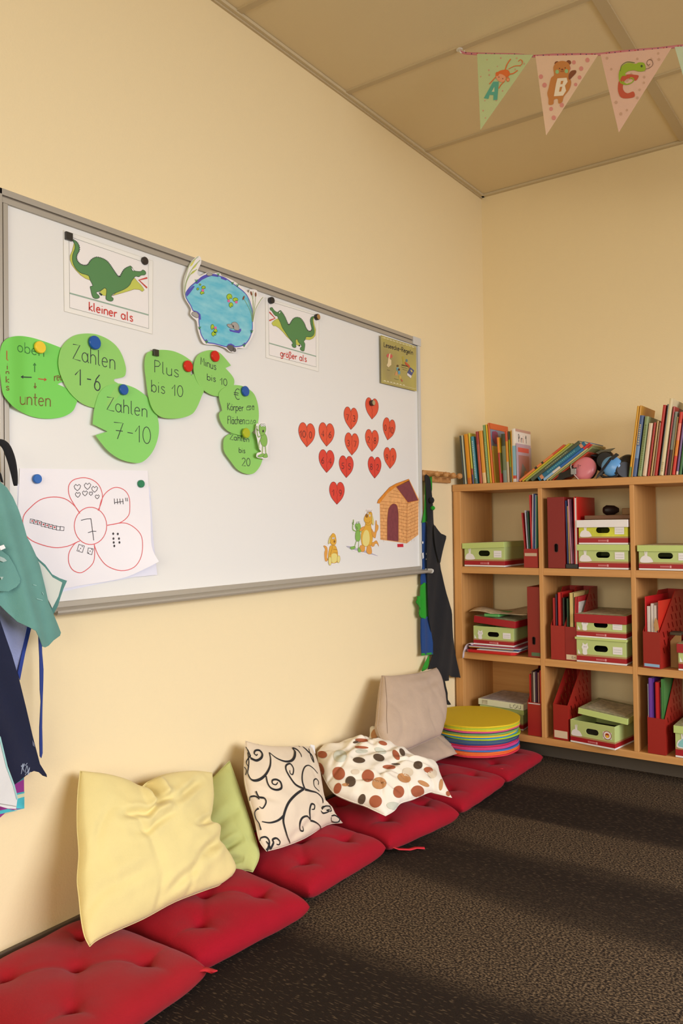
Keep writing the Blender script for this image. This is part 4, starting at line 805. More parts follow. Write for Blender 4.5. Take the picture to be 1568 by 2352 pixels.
for i, (dx, t, c, h, lab) in enumerate([(.006,.008,(186,34,28),.27,'red folder at the left in the bottom left magazine file'),(.016,.006,(90,60,50),.285,'brown folder in the bottom left magazine file'),(.024,.007,(196,184,170),.28,'cream folder in the bottom left magazine file'),(.034,.006,(70,36,70),.285,'dark violet folder in the bottom left magazine file'),(.043,.007,(170,120,110),.28,'pinkish folder in the bottom left magazine file'),(.052,.007,(190,44,30),.29,'red orange folder at the right in the bottom left magazine file')]):
    folder(lab, .366+dx, FY0+.012+i*.002, B0+.004, t, h, .2, c, group='folders in the bottom left file')
for i, (dx, t, c, h, lab) in enumerate([(.007,.011,(176,30,34),.268,'dark red folder furthest left in the middle compartment'),(.020,.005,(66,54,74),.285,'slim grey violet folder in the middle compartment'),(.027,.020,(200,36,34),.292,'thick bright red ring folder in the middle compartment'),(.050,.009,(34,38,30),.270,'black green folder in the middle compartment')]):
    folder(lab, .482+dx, FY0+.012+i*.002, B1+.004, t, h, .2, c, group='folders in the middle compartment')
for i, (dx, t, c, h, lab, art) in enumerate([(.006,.007,(30,66,40),.268,'dark green slim folder in the middle compartment',None),(.016,.022,(214,186,116),.292,'thick cream ring folder in the middle compartment',None),(.044,.012,(196,44,50),.275,'red and white exercise book with a leaf drawing, middle compartment',(214,206,190))]):
    folder(lab, .547+dx, FY0+.012+i*.002, B1+.004, t, h, .21, c, group='folders in the middle compartment', art=art, lean=2 if i == 2 else 0)
for i, (x, t, c, h, lab, ln_) in enumerate([(.560,.006,(34,60,110),.28,'slim blue folder beside the closed box file',-1),(.568,.005,(196,160,96),.255,'slim tan folder beside the closed box file',-1),(.576,.008,(190,130,150),.285,'dusty pink folder beside the closed box file',-2),(.585,.006,(96,44,70),.285,'plum folder beside the closed box file',-2)]):
    folder(lab, x, FY0+.01, B2+.02, t, h, .22, c, lean=ln_, group='folders beside the closed box file')
T = thing('folder', 'big bright red folder standing behind the white lidded box', 'folder', (.5925, FY0+.012, B2+.0), None, (0, 0, 0))
g = MB(); g.box(0, .004, 0, .24, 0, .315, M((204, 30, 24), .4)); g.box(.012, .0155, 0, .24, 0, .315, M((204, 30, 24), .4)); g.obj('cover', T, bevel=.001); MB().box(.004, .012, .002, .236, .003, .31, BWH).obj('papers', T)
g = MB(); g.box(.556, .61, FY0+.001, FY0+.22, B2, B2+.019, M((44, 42, 42), .4)); tag(g.obj('letter_tray', bevel=.002), 'flat black plastic tray under the folders beside the closed box file', 'tray')
g = MB(); g.box(.63, .83, FY0+.04, FY0+.3, B2+.2145, B2+.232, M((120, 84, 60), .6)); tag(g.obj('cardboard_folder', bevel=.002), 'flat brown cardboard folder lying on the white lid', 'folder')
g = MB(); g.box(.775, .832, FY0+.1, FY0+.2, B2+.233, B2+.262, M((140, 104, 62), .6)); tag(g.obj('small_carton', bevel=.003), 'small brown carton on the brown cardboard folder', 'carton')
g = MB(); g.cyl((.665, FY0+.2, B2+.256), (.72, FY0+.24, B2+.256), .022, .014, M((50, 34, 30), .5), 16, True, [(0, .014), (.2, .023), (.7, .021), (1, .010)]); tag(g.obj('black_cap'), 'small dark cap lying on the brown cardboard folder', 'cap')
# red wallet with papers, middle right
T = thing('document_wallet', 'bright red document wallet stuffed with papers in the middle right compartment', 'folder', (.888, FY0+.004, B1+.005), None, (0, 0, math.radians(-9)))
g = MB(); g.box(.002, .006, 0, .23, 0, .29, M((196, 30, 32), .4)); g.prism([(.052, 0), (.056, 0), (.062, .275), (.058, .275)], 'y', 0, .23, M((206, 44, 28), .4)); g.obj('cover', T, bevel=.001)
for k, (x0_, x1_, h_) in enumerate(((.009, .022, .25), (.025, .036, .262), (.038, .049, .255))): MB().box(x0_, x1_, .004, .2, 0, h_, M((226, 214, 206), .6)).obj('papers', T, bevel=.002)
g = MB(); fillp = [(.046, .0), (.062, .012), (.056, .05), (.048, .06), (.040, .03)]; g.prism([(p[0], .145+p[1]) for p in fillp], 'y', -.004, -.0025, M((196, 150, 96), .6)); g.obj('paper_tag', T)
T = thing('cardboard_piece', 'crumpled brown cardboard between the red file and the red lidded box', 'cardboard', (.978, FY0+.05, B1)); g = MB(); g.prism([(0, 0), (.04, 0), (.042, .14), (.02, .135), (.0, .11)], 'y', 0, .012, M((142, 104, 56), .7)); g.obj('board', T, bevel=.001); g = MB(); g.box(-.001, .043, -.002, .05, .135, .147, M((70, 56, 34), .7)); g.obj('flap', T, bevel=.002)
# bottom right folders
for lab, x, t, c, h, art in (('tall purple folder in the bottom right compartment',.898,.018,(112,62,160),.305,None),('pale grey slim folder at the left of the purple folder',.8945,.0025,(190,190,196),.28,None),('red and white exercise book beside the purple folder',.925,.016,(196,30,36),.29,(226,222,214)),('green slim book at the right end of the bottom right file',.948,.010,(70,130,64),.305,None)):
    folder(lab, x, FY0+.006, B0+.005, t, h, .19, c, rz=math.radians(-3), group='folders in the bottom right file', art=art)
MB2 = MB(); MB2.box(.926, .940, FY0+.0085, FY0+.0095, B0+.02, B0+.27, M((228, 224, 218), .5)); tag(MB2.obj('white_paper'), 'white printed paper on the front of the red exercise book', 'paper')
# papers, middle left
def slab(name, label, pts, z0, z1_, mt, cat, wav=0, bevel=.0008, group=None):
    g = MB(); n = len(pts); g.prism(pts, 'z', z0, z1_, mt); o = g.obj(name, bevel=bevel); tag(o, label, cat, group); return o
slab('plastic_wallet', 'glossy bright red plastic wallet lying at the bottom of the middle left compartment', [(.085, FY0-.022), (.30, FY0-.020), (.315, FY0+.0), (.315, FY0+.2), (.07, FY0+.2), (.07, FY0-.008)], B1+.0005, B1+.014, M((204, 40, 40), .18), 'folder', bevel=.005)
for k, (lab, c, z0, x0_, x1_, y0_) in enumerate((('white paper pad above the red plastic wallet',(230,222,210),.0145,.125,.325,FY0-.012),('blue booklet in the paper pile of the middle left compartment',(50,90,150),.0185,.13,.325,FY0+.004),('orange yellow sheet in the paper pile of the middle left compartment',(216,160,50),.0225,.08,.30,FY0-.004),('crinkled lilac white papers under the green box',(214,204,218),.0265,.08,.335,FY0-.008),('thin red edged folder under the green box',(176,44,62),.0315,.09,.32,FY0))):
    slab('paper_pile_sheet', lab, [(x0_, y0_), (x1_, y0_+.01), (x1_-.004, FY0+.24), (x0_, FY0+.23)], B1+z0, B1+z0+.0036, M(c, .5), 'paper', group='papers under the box in the middle left compartment')
g = MB(); pts = []
P_ = []
for i in range(9):
    a = i/8; P_.append([(.058+.03*math.sin(a*3)+0*j, FY0-.012+j*.05, B1-.028+.062*math.sin(a*math.pi*.62)) for j in (0, 1)])
vs = [Vector((.053+.050*(i/8)**1.6, FY0-.020+j*.06, B1-.03+.072*math.sin(i/8*math.pi*.62))) for i in range(9) for j in (0, 1)]
g.add(vs, [(2*i, 2*i+1, 2*i+3, 2*i+2) for i in range(8)], M((206, 192, 196), .6), True); tag(g.obj('bent_paper_strip', solid=.0012), 'bent lilac paper strip drooping over the shelf edge, middle left compartment', 'paper')
g = MB(); g.box(.16, .235, FY0-.002, FY0+.16, B1+.172, B1+.186, M((96, 172, 92), .5)); tag(g.obj('green_card', bevel=.003), 'small green card packet on the slipped red lid', 'card')
def newspaper():
    g = MB(); N = 14; vs = []
    for i in range(N+1):
        for j in range(N+1):
            u, v = i/N, j/N; x = .075+u*.285-.02*v; y = FY0-.012+v*.25+.05*abs(u-.45)*(1-v)*1.2; z = B1+.189+.012*math.sin(u*5+v*3)-.03*max(0, .35-math.hypot(u-.42, v))*1.5+.01*u; vs.append((x, y, z))
    g.add(vs, [(i*(N+1)+j, (i+1)*(N+1)+j, (i+1)*(N+1)+j+1, i*(N+1)+j+1) for i in range(N) for j in range(N)], M((206, 186, 150), .7, var=.22, vscale=50), True)
    return tag(g.obj('printed_sheet_of_paper', solid=.001), 'creased printed paper sheet spread over the red lid in the middle left compartment', 'paper')
newspaper()
# ------------------------------------------------------------------ books
PAGES = M((226, 214, 186), .8)
def book(label, x, y, z, t, h, c, lean=0, d=.2, bands=(), art=(), title=None, group=None, name='book', pages=PAGES, tilt=0):
    T = thing(name, label, 'book', (x, y, z), group, (0, math.radians(lean), tilt)); x0 = -t if lean > 0 else 0
    cv = min(.0018, t*.22); mt = M(c, .38); g = MB()
    g.box(x0, x0+cv, .001, d, 0, h, mt); g.box(x0+t-cv, x0+t, .001, d, 0, h, mt)
    n = 6; pr = [(x0+t*k/n, -.0016*math.sin(math.pi*k/n)) for k in range(n+1)]
    g.prism(pr+[(x0+t, .002), (x0, .002)], 'z', 0, h, mt)
    for a, b, cc in bands:
        pr2 = [(p[0], p[1]-.0004) for p in pr]; g.prism(pr2+[(x0+t, .0), (x0, .0)], 'z', h*a, h*b, M(cc, .38))
    for pts, cc in art:
        g.add([(x0+t+.0004+.0003*(art.index((pts, cc))), d*p[0], h*p[1]) for p in pts], [tuple(range(len(pts)))], M(cc, .4))
    co = g.obj('cover', T, fix=True)
    MB().box(x0+cv, x0+t-cv, .002, d-.003, .003, h-.003, pages).obj('pages', T)
    if title:
        g = MB(); a, b, cc = title; zz = h*a
        while zz < h*b:
            l = .004+.004*random.random(); g.box(x0+t*.32, x0+t*.68, -.0030, -.0024, zz, zz+l, M(cc, .5)); zz += l+.003
        g.obj('spine_lettering', co)
    return T
KX = lambda px: at(px, 1106, Y=SY0+.03).x
BY = SY0+.022
GL1 = 'books standing at the left end of the shelf top'
LB = [(1065,.006,.235,(58,62,54),-4,'thin black green book at the far left end of the shelf top',(),(),None,.18),
 (1069,.008,.236,(178,184,160),-4,'thin pale grey green book second from the wall',(),(),None,.18),
 (1076,.019,.240,(222,146,20),-4,'thick orange yellow book near the wall corner',((0,.12,(206,110,40)),),(),None,.19),
 (1086.5,.008,.244,(204,196,70),-4.5,'slim lime and red patterned book beside the thick orange one',((0,.18,(60,60,120)),(.18,.3,(170,60,60))),(),None,.17),
 (1092,.014,.226,(60,140,156),-4.5,'teal book with a pale spine title, leaning left',((.0,.1,(90,120,110)),),(),(.12,.88,(190,210,206)),.17),
 (1103,.013,.248,(186,84,60),-4,'brick red book in the left group',((.75,1,(160,50,46)),),(),None,.19),
 (1110.5,.018,.250,(226,156,54),-4,'orange book with a rounded spine between brick red and green books',((0,.2,(232,196,140)),),(),None,.19),
 (1120.5,.012,.276,(124,158,96),-4,'tall green book in the left group',(),(),(.1,.7,(176,190,130)),.2),
 (1127,.008,.278,(222,184,30),-4,'tall thin yellow book beside the large picture book',(),(),None,.2),
 (1132,.008,.284,(216,108,40),-4,'large orange picture book with a purple balloon on its cover',(),(
   ([(.02,.55),(.02,.9),(.8,.9),(.8,.55)],(130,140,160)),([(.04,.35),(.05,.62),(.7,.62),(.6,.35)],(214,206,190)),([(.05,.0),(.04,.62),(.35,.62),(.42,.2),(.5,.0)],(232,214,80)),([(.42,.0),(.42,.4),(.9,.46),(.9,.0)],(216,130,50)),
   ([(.3,.88),(.12,.86),(.08,.76),(.2,.66),(.32,.66),(.42,.78),(.4,.86)],(150,46,100)),([(.6,.5),(.62,.74),(.85,.76),(.85,.5)],(70,74,50)),([(0,.9),(0,1),(1,1),(1,.9)],(216,96,40))),None,.21)]
for px, t, h, c, ln_, lab, bd, ar, ti, d_ in LB:
    book(lab, KX(px), BY, B3, t, h, c, ln_, d_, bd, ar, ti, GL1)
for px, t, h, c, ln_, lab, bd, ar, ti, d_, dy in [(1149,.009,.212,(178,36,26),-3,'slim book with orange upper and red lower spine',((.66,1,(230,130,30)),),(([(0,.66),(0,1),(.9,1),(.9,.66)],(224,170,30)),([(0,.2),(0,.66),(.9,.66),(.9,.2)],(120,116,50))),None,.12,.0),
 (1155,.019,.228,(120,130,92),-2,'olive and grey green book beside the slim red one',((.0,.25,(130,150,140)),(.75,1,(60,66,40))),(),None,.15,.012),
 (1165,.011,.240,(226,150,30),-2,'orange spined book with pale pictures low on its spine',((0,.4,(196,180,150)),(.8,1,(210,74,40))),(),None,.17,.008),
 (1172,.007,.236,(150,176,50),-2,'narrow lime book with a black top band',((.84,1,(60,66,60)),(.0,.3,(110,120,110))),(),None,.17,.008),
 (1176,.008,.240,(212,158,40),-1,'narrow mustard book standing before the white reader',(),(),None,.18,.006)]:
    book(lab, KX(px), BY+dy, B3, t, h, c, ln_, d_, bd, ar, ti, GL1)
T = book('white reading book with pale blue lower spine, titled Piri 1', KX(1181), BY-.004, B3, .017, .246, (232, 222, 206), -.8, .18, ((0,.06,(226,216,206)),(.06,.12,(200,70,50)),(.12,.68,(138,186,206))), (([(0,.95),(0,1),(1,1),(1,.95)],(196,150,130)),([(.0,.0),(.0,.68),(1,.68),(1,.0)],(150,176,190))), None, GL1)
g = MB(); xx = .0176
for i, (ch, cc) in enumerate((('P',(60,56,60)),('i',(206,110,60)),('r',(60,56,60)),('i',(206,110,60)),('1',(60,56,60)))):
    for st in GL[ch][1]:
        y0_ = .030+i*.018+(.014 if i == 4 else 0); P = [Vector((xx, y0_+p[0]*.028, .186+p[1]*.036)) for p in st]
        g.add([q+Vector((0, dy_, dz_)) for q in P for dy_, dz_ in ((-.0022, .0016), (.0022, -.0016))], [(2*k, 2*k+1, 2*k+3, 2*k+2) for k in range(len(P)-1)], M(cc, .5))
g.box(xx-.0002, xx+.0002, .035, .115, .176, .1775, BK); g.obj('lettering', T, fix=False)
book('thin pink and grey booklet leaning on the white reading book', KX(1190.5), BY-.008, B3, .003, .178, (186, 160, 170), -.8, .165, (), (([(.08,.78),(.08,.9),(.85,.9),(.85,.78)],(214,84,70)),([(.1,.1),(.1,.7),(.85,.7),(.85,.1)],(176,120,110)),([(.2,.1),(.35,.5),(.6,.35),(.7,.1)],(130,136,130)),([(.4,.1),(.5,.3),(.75,.28),(.8,.1)],(206,130,70))), None, GL1)
# books that have slid over, leaning to the right
GL2 = 'slanted books sliding over between the two standing groups'
x = KX(1187); ANG = 55
SB = [(.010,.262,(222,128,70),'slanted orange book, topmost of the leaning books',((.75,1,(206,84,50)),(.35,.4,(50,40,30)),(.5,.54,(50,40,30))),None),(.008,.272,(200,180,50),'slanted yellow green book under the orange one',(),None),(.009,.268,(150,160,90),'slanted thin olive book with a wide pale cover edge',(),None),
 (.016,.275,(74,84,62),'slanted dark grey green book of the leaning row',(),(.3,.75,(140,150,110))),(.020,.262,(30,106,136),'slanted deep blue teal book with orange dots',((.04,.1,(206,140,100)),(.9,.95,(206,140,100))),(.2,.8,(90,160,170))),(.012,.262,(50,104,170),'slanted bright blue book with white and red bands',((0,.2,(150,190,220)),(.2,.36,(220,212,200)),(.86,1,(206,50,46))),None),
 (.007,.256,(206,192,130),'slanted cream book with a red end near the ear muffs',((.9,1,(200,60,40)),),None),(.008,.235,(150,156,100),'slanted pale green book just above the pink ear muffs',(),None),(.007,.20,(190,70,44),'slanted thin red orange book, lowest of the leaning row',(),None)]
ca = math.cos(math.radians(ANG)); xx = x
for i, (t, h, c, lab, bd, ti) in enumerate(SB):
    xx += t/ca; book(lab, xx, BY+i*.002, B3, t-.0006, h, c, ANG, .19, bd, (), ti, GL2)
# right group, leaning right
GL3 = 'books standing at the right end of the shelf top'
KX2 = lambda px: at(px, 1096, Y=SY0+.03).x
RB = [(1449,.010,.300,(216,158,30),'tall mustard yellow book beside the black ear muffs',((0,.14,(110,130,60)),),None,.22,0),(1453.5,.007,.302,(206,146,24),'second tall mustard book with a broad orange back cover',(),None,.22,0),(1462,.020,.258,(70,92,136),'dark blue book with a long pale spine title',((.3,.5,(110,140,176)),),(.52,.86,(196,186,150)),.18,0),
 (1474,.018,.252,(140,156,104),'sage green book with a darker middle stripe, right group',(),(.1,.85,(110,124,60)),.2,0),(1485,.018,.222,(222,196,166),'cream white book with a pale green edge, right group',(),None,.16,0),(1492,.010,.224,(176,50,34),'narrow red book after the cream one',(),None,.16,0),(1498,.008,.230,(190,150,90),'thin tan book in the right group',(),None,.16,0),
 (1503,.007,.222,(150,110,60),'thin brown book in the right group',(),None,.16,0),(1510,.013,.294,(182,36,24),'tall bright red book in the right group',(),None,.2,0),(1516,.006,.296,(44,50,36),'tall thin black green book next to the red one',(),None,.2,0),(1524,.016,.318,(222,204,160),'tallest cream coloured book in the right group',(),(.05,.16,(180,170,120)),.2,0),
 (1530,.007,.285,(176,60,50),'thin faded red book behind the tallest cream one',(),None,.2,.004),(1538,.013,.262,(140,146,134),'grey book with worn spine in the right group',((0,.4,(80,40,34)),),None,.2,.006),(1542,.006,.24,(172,146,84),'thin ochre book before the red and orange one',(),None,.17,0),
 (1551,.013,.258,(206,50,34),'red book with a pink and orange middle spine',((.3,.55,(222,130,30)),(.55,.82,(226,130,110))),None,.18,-.004),(1558,.010,.230,(116,88,130),'violet grey book near the right picture edge',((0,.06,(220,200,180)),),None,.17,0),(1566,.012,.206,(60,110,60),'green book with a lime title near the right picture edge',(),(.66,.9,(190,200,50)),.16,0),
 (1578,.018,.27,(30,120,140),'teal book cut by the right picture edge',((0,.14,(30,80,100)),),(.02,.12,(200,210,200)),.18,0)]
for px, t, h, c, lab, bd, ti, d_, dy in RB:
    book(lab, KX2(px), BY+dy, B3, t*.86, h, c, 8, d_, bd, (), ti, GL3)
# grey cap-like curved folder behind
T = thing('curved_file', 'dark grey plastic file with an arched top among the right books', 'file', (KX2(1552), BY+.055, B3), None, (0, math.radians(8), 0))
pr = [(0, 0), (.15, 0), (.15, .25), (.13, .30), (.09, .335), (.05, .325), (.02, .30), (0, .26)]
g = MB(); g.prism(pr, 'x', -.004, 0, M((96, 88, 74), .5)); g.prism(pr, 'x', -.012, -.0105, M((60, 60, 50), .5)); g.obj('file_sheet', T, bevel=.001)
# ------------------------------------------------------------------ ear muffs
def ear_muffs(label, c, pa, pb, ra, ya, yb, band_c=(26, 24, 24), up=1, bands=1, dirv=None):
    T = thing('ear_muffs', label, 'ear muffs', (at(*pa, Y=ya).x, ya, B3)); R_ = lambda o: sobjp(o, T)
    cups = []
    for (px, y) in ((pa, ya), (pb, yb)):
        q = at(*px, Y=y); cups.append(q)
    d = dirv or Vector((-.15, -1, .15)); d = Vector(d).normalized()
    for k, q in enumerate(cups):
        dd = d if k == 0 else -d
        g = MB(); r = ra if k == 0 else ra*.92
        g.cyl(q-dd*.002, q+dd*.026, r, r, M(c, .3), 32, True, [(0, r), (.25, r), (.55, r*.93), (.8, r*.72), (.93, r*.42), (1, r*.12)]); R_(g.obj('ear_cup'))
        g = MB(); g.cyl(q-dd*.022, q-dd*.0025, r, r, M((24, 22, 22), .5), 32, True, [(0, r*.86), (.3, r), (.8, r), (1, r*.9)]); R_(g.obj('ear_pad'))
    m_ = (cups[0]+cups[1])/2; ax = (cups[1]-cups[0]); side = Vector((up, 0, .25)).normalized()
    return T, cups, m_, d
def sobjp(o, T):
    o.parent = T; o.matrix_parent_inverse = T.matrix_basis.inverted(); return o
def strap(T, pts, w, mt, name='head_band', wd=None):
    g = MB(); P = [Vector(p) for p in pts]; N = len(P); vs = []
    for i in range(N):
        t_ = (P[min(i+1, N-1)]-P[max(i-1, 0)]).normalized(); n_ = Vector(wd).normalized() if wd else Vector((0, 1, 0)); s2_ = t_.cross(n_).normalized()*.003
        for a, b in ((-1, -1), (1, -1), (1, 1), (-1, 1)): vs.append(P[i]+n_*w/2*a+s2_*b)
    fs = [(4*i+k, 4*i+(k+1) % 4, 4*i+4+(k+1) % 4, 4*i+4+k) for i in range(N-1) for k in range(4)]+[(3, 2, 1, 0), (4*N-4, 4*N-3, 4*N-2, 4*N-1)]
    g.add(vs, fs, mt, False); return sobjp(g.obj(name, bevel=.001), T)
def arc3(pxs, y): return [at(p[0], p[1], Y=(y[0]+(y[1]-y[0])*i/(len(pxs)-1))) for i, p in enumerate(pxs)]
BLK = M((28, 26, 26), .5)
ze = Zt(5.6, 1180, 1000)
T, cups, m_, d = ear_muffs('pink ear muffs with a black padded band lying on the shelf top', (222, 130, 140), ze((905, 432)), ze((1160, 330)), .054, BY+.02, BY+.15, dirv=(-.1, -1, .25))
strap(T, arc3([ze(p) for p in sm([(790,440),(740,400),(760,330),(830,265),(950,245),(1060,262),(1130,290)], 4, False)], (BY-.005, BY+.12)), .03, BLK, wd=(.1, 1, .2))
strap(T, arc3([ze(p) for p in [(560,545),(640,520),(700,490),(780,470)]], (BY+.0, BY-.004)), .045, BLK, 'foam_band', wd=(.45, .3, 1))
g = MB(); 
P_ = arc3([ze(p) for p in sm([(735,375),(732,420),(770,500),(840,575)], 4, False)], (BY-.012, BY-.016)); g.tube(P_, .0018, M((210, 204, 190), .4)); sobjp(g.obj('wire_yoke'), T)
q = at(*ze((765, 465)), Y=BY-.016); g = MB(); g.box(q.x-.012, q.x+.012, q.y-.003, q.y+.003, q.z-.013, q.z+.013, M((150, 146, 140), .2)); sobjp(g.obj('slider', bevel=.002), T)
g = MB(); c0 = cups[0]+Vector((-.1, -1, .25)).normalized()*.0262
for k in range(3):
    for j in range(3+k): q = c0+Vector((-.020+k*.009, 0, .010-j*.006-k*.003)); g.box(q.x, q.x+.005, q.y-.0006+.003, q.y+.0036, q.z, q.z+.0022, M((90, 40, 50), .5))
sobjp(g.obj('lettering'), T)
T, cups, m_, d = ear_muffs('blue ear muffs with a wide black head band on the shelf top', (100, 160, 214), ze((1260, 400)), ze((1180, 330)), .044, BY+.005, BY+.1, dirv=(.1, -1, .1))
strap(T, arc3([ze(p) for p in [(1095,530),(1110,480),(1160,410),(1220,330),(1275,262),(1310,285)]], (BY-.026, BY-.026)), .034, BLK, wd=(.7, .15, .55))
g = MB(); g.tube(arc3([ze(p) for p in ell(1225, 505, 105, 40, 0, 16)], (BY-.01, BY-.01))[:], .006, BLK, closed=True); sobjp(g.obj('pad_ring'), T)
T, cups, m_, d = ear_muffs('black ear muffs leaning against the mustard books', (34, 30, 30), ze((1468, 370)), ze((1400, 450)), .042, BY+.05, BY+.02, dirv=(.6, -.8, .1))
strap(T, arc3([ze(p) for p in sm([(1385,335),(1360,380),(1370,450),(1400,530)], 4, False)], (BY+.02, BY+.02)), .026, BLK, wd=(.5, .6, .1))
g = MB(); g.prism([(at(*ze(p), Y=BY+.1).x, at(*ze(p), Y=BY+.1).z) for p in [(1050,225),(1120,190),(1305,163),(1190,245),(1130,262)]], 'y', BY+.095, BY+.1, M((110, 104, 84), .6)); tag(g.obj('grey_cardboard'), 'pointed grey cardboard piece sticking up behind the ear muffs', 'cardboard')
# ------------------------------------------------------------------ red tufted seat cushions on the floor
def fabric(c, name, wv=900, var=.05, bump=.35, rough=.9, sheen=.15):
    def fn(nt, b):
        tc = nt.nodes.new('ShaderNodeTexCoord'); L = lin(c)
        n = nt.nodes.new('ShaderNodeTexNoise'); n.inputs['Scale'].default_value = 12; n.inputs['Detail'].default_value = 4; nt.links.new(tc.outputs['Object'], n.inputs[0])
        mr = nt.nodes.new('ShaderNodeMapRange'); mr.inputs[1].default_value = .3; mr.inputs[2].default_value = .7; mr.inputs[3].default_value = 1-var; mr.inputs[4].default_value = 1+var; nt.links.new(n.outputs['Fac'], mr.inputs[0])
        mx = nt.nodes.new('ShaderNodeVectorMath'); mx.operation = 'SCALE'; mx.inputs[0].default_value = L; nt.links.new(mr.outputs[0], mx.inputs['Scale']); nt.links.new(mx.outputs[0], b.inputs['Base Color'])
        b.inputs['Roughness'].default_value = rough; b.inputs['Sheen Weight'].default_value = sheen; b.inputs['Specular IOR Level'].default_value = .2
        n2 = nt.nodes.new('ShaderNodeTexNoise'); n2.inputs['Scale'].default_value = wv; n2.inputs['Detail'].default_value = 2; nt.links.new(tc.outputs['Object'], n2.inputs[0])
        n3 = nt.nodes.new('ShaderNodeTexNoise'); n3.inputs['Scale'].default_value = 26; n3.inputs['Detail'].default_value = 3; nt.links.new(tc.outputs['Object'], n3.inputs[0])
        ad = nt.nodes.new('ShaderNodeMath'); ad.operation = 'MULTIPLY_ADD'; ad.inputs[1].default_value = 2.2; nt.links.new(n3.outputs['Fac'], ad.inputs[0]); nt.links.new(n2.outputs['Fac'], ad.inputs[2])
        bp = nt.nodes.new('ShaderNodeBump'); bp.inputs['Strength'].default_value = bump; bp.inputs['Distance'].default_value = .002; nt.links.new(ad.outputs[0], bp.inputs['Height']); nt.links.new(bp.outputs[0], b.inputs['Normal'])
    return node_mat(name, fn)
MRED = fabric((154, 9, 30), 'red_cotton', sheen=.05); MRED2 = fabric((152, 20, 30), 'red_cotton_worn', sheen=.08)
def seat_cushion(label, cx, cy, hx, hy, rz, th=.085, mt=MRED, seed=0, ties=(), base=0.0):
    N = 64; g = MB(); tuft = [(-.5, -.5), (.5, -.5), (-.5, .5), (.5, .5), (0, 0)]
    cr, sr = math.cos(rz), math.sin(rz)
    def hgt(u, v, top):
        e = max(0, (1-abs(u)**5))*max(0, (1-abs(v)**5)); p = e**.42
        z = p*(.5+.10*(1-u*u)*(1-v*v)); dim = 0
        for a, b in tuft:
            r = math.hypot(u-a, v-b); dim += .46*math.exp(-(r/.085)**2)+.42*math.exp(-(r/.27)**2)
        for a, b in tuft[:4]:                         # creases that run from button to button and to the rim
            for (c_, d_) in (((0, 0)), ((a*1.7, b*.95)), ((a*.95, b*1.8))):
                L2 = (c_-a)**2+(d_-b)**2; t = max(0, min(1, ((u-a)*(c_-a)+(v-b)*(d_-b))/L2)); r = math.hypot(u-a-(c_-a)*t, v-b-(d_-b)*t)
                dim += .17*math.exp(-(r/.045)**2)*(1-.75*t)
        z -= dim*.40*p
        z += .035*noise.noise(Vector((u*2.4+seed, v*2.4, seed)))*p
        return z*th*(1 if top else -.55)
    for top in (1, 0):
        vs = []
        for i in range(N+1):
            for j in range(N+1):
                u, v = math.sin((i/N-.5)*math.pi)*.35+(i/N*2-1)*.65, math.sin((j/N-.5)*math.pi)*.35+(j/N*2-1)*.65
                w = 1-.045*(abs(u)*abs(v))**3+.014*noise.noise(Vector((u*3+seed*3, v*3, 9))); k = 1-.03*(1-v*v) if abs(u) > .5 else 1; k2 = 1-.03*(1-u*u) if abs(v) > .5 else 1
                x, y = u*hx*w*k, v*hy*w*k2; z = base+th*.38+(hgt(u, v, True)*1.02 if top else -th*.38*min(1, ((1-abs(u)**7)*(1-abs(v)**7))**.4))
                vs.append((cx+x*cr-y*sr, cy+x*sr+y*cr, z))
        g.add(vs, [(i*(N+1)+j, (i+1)*(N+1)+j, (i+1)*(N+1)+j+1, i*(N+1)+j+1) for i in range(N) for j in range(N)], mt, True)
    o = g.obj('seat_cushion', fix=2); tag(o, label, 'cushion', 'red seat cushions along the wall')
    for pts, w in ties:
        t_ = MB(); P = [Vector(p) for p in pts]; vs = []
        for i, p in enumerate(P):
            d = (P[min(i+1, len(P)-1)]-P[max(i-1, 0)]); s2_ = Vector((-d.y, d.x, 0)).normalized()*w/2; vs += [p-s2_, p+s2_]
        t_.add(vs, [(2*i, 2*i+1, 2*i+3, 2*i+2) for i in range(len(P)-1)], M((196, 30, 44), .7), True); t_.obj('tie_ribbon', o, solid=.002)
    return o
seat_cushion('red seat cushion at the front end, touched by the lower tip of the yellow pillow', .243, 1.150, .222, .210, math.radians(3), .100, MRED2, 1, ties=[([(.415,1.325,.046),(.450,1.350,.048),(.468,1.358,.044),(.476,1.350,.052)], .016)])
seat_cushion('red seat cushion second in the row, under the yellow and green pillows', .226, 1.572, .216, .203, math.radians(-6), .100, MRED, 5)
seat_cushion('red seat cushion under the black scroll patterned pillow', .210, 2.005, .205, .206, math.radians(-1), .098, MRED, 9)
tie = [tuple(at(px, py, Z=z)) for px, py, z in ((880,1925,.040),(897,1942,.030),(915,1950,.016),(940,1951,.012),(955,1947,.010),(975,1948,.008))]
seat_cushion('red seat cushion under the dotted pillow, with a red ribbon lying on the carpet', .238, 2.440, .212, .200, math.radians(-9), .098, MRED, 14, ties=[(tie, .016)])
tie = [tuple(at(px, py, Z=z)) for px, py, z in ((1150,1765,.06),(1155,1780,.02),(1165,1778,.016),(1148,1772,.03))]
seat_cushion('red seat cushion under the beige pillows', .240, 2.846, .218, .206, math.radians(1), .086, MRED, 20, ties=[(tie, .018)])
seat_cushion('red seat cushion at the far end of the row, under the stack of foam mats', .229, 3.262, .226, .200, math.radians(0), .078, MRED, 26)
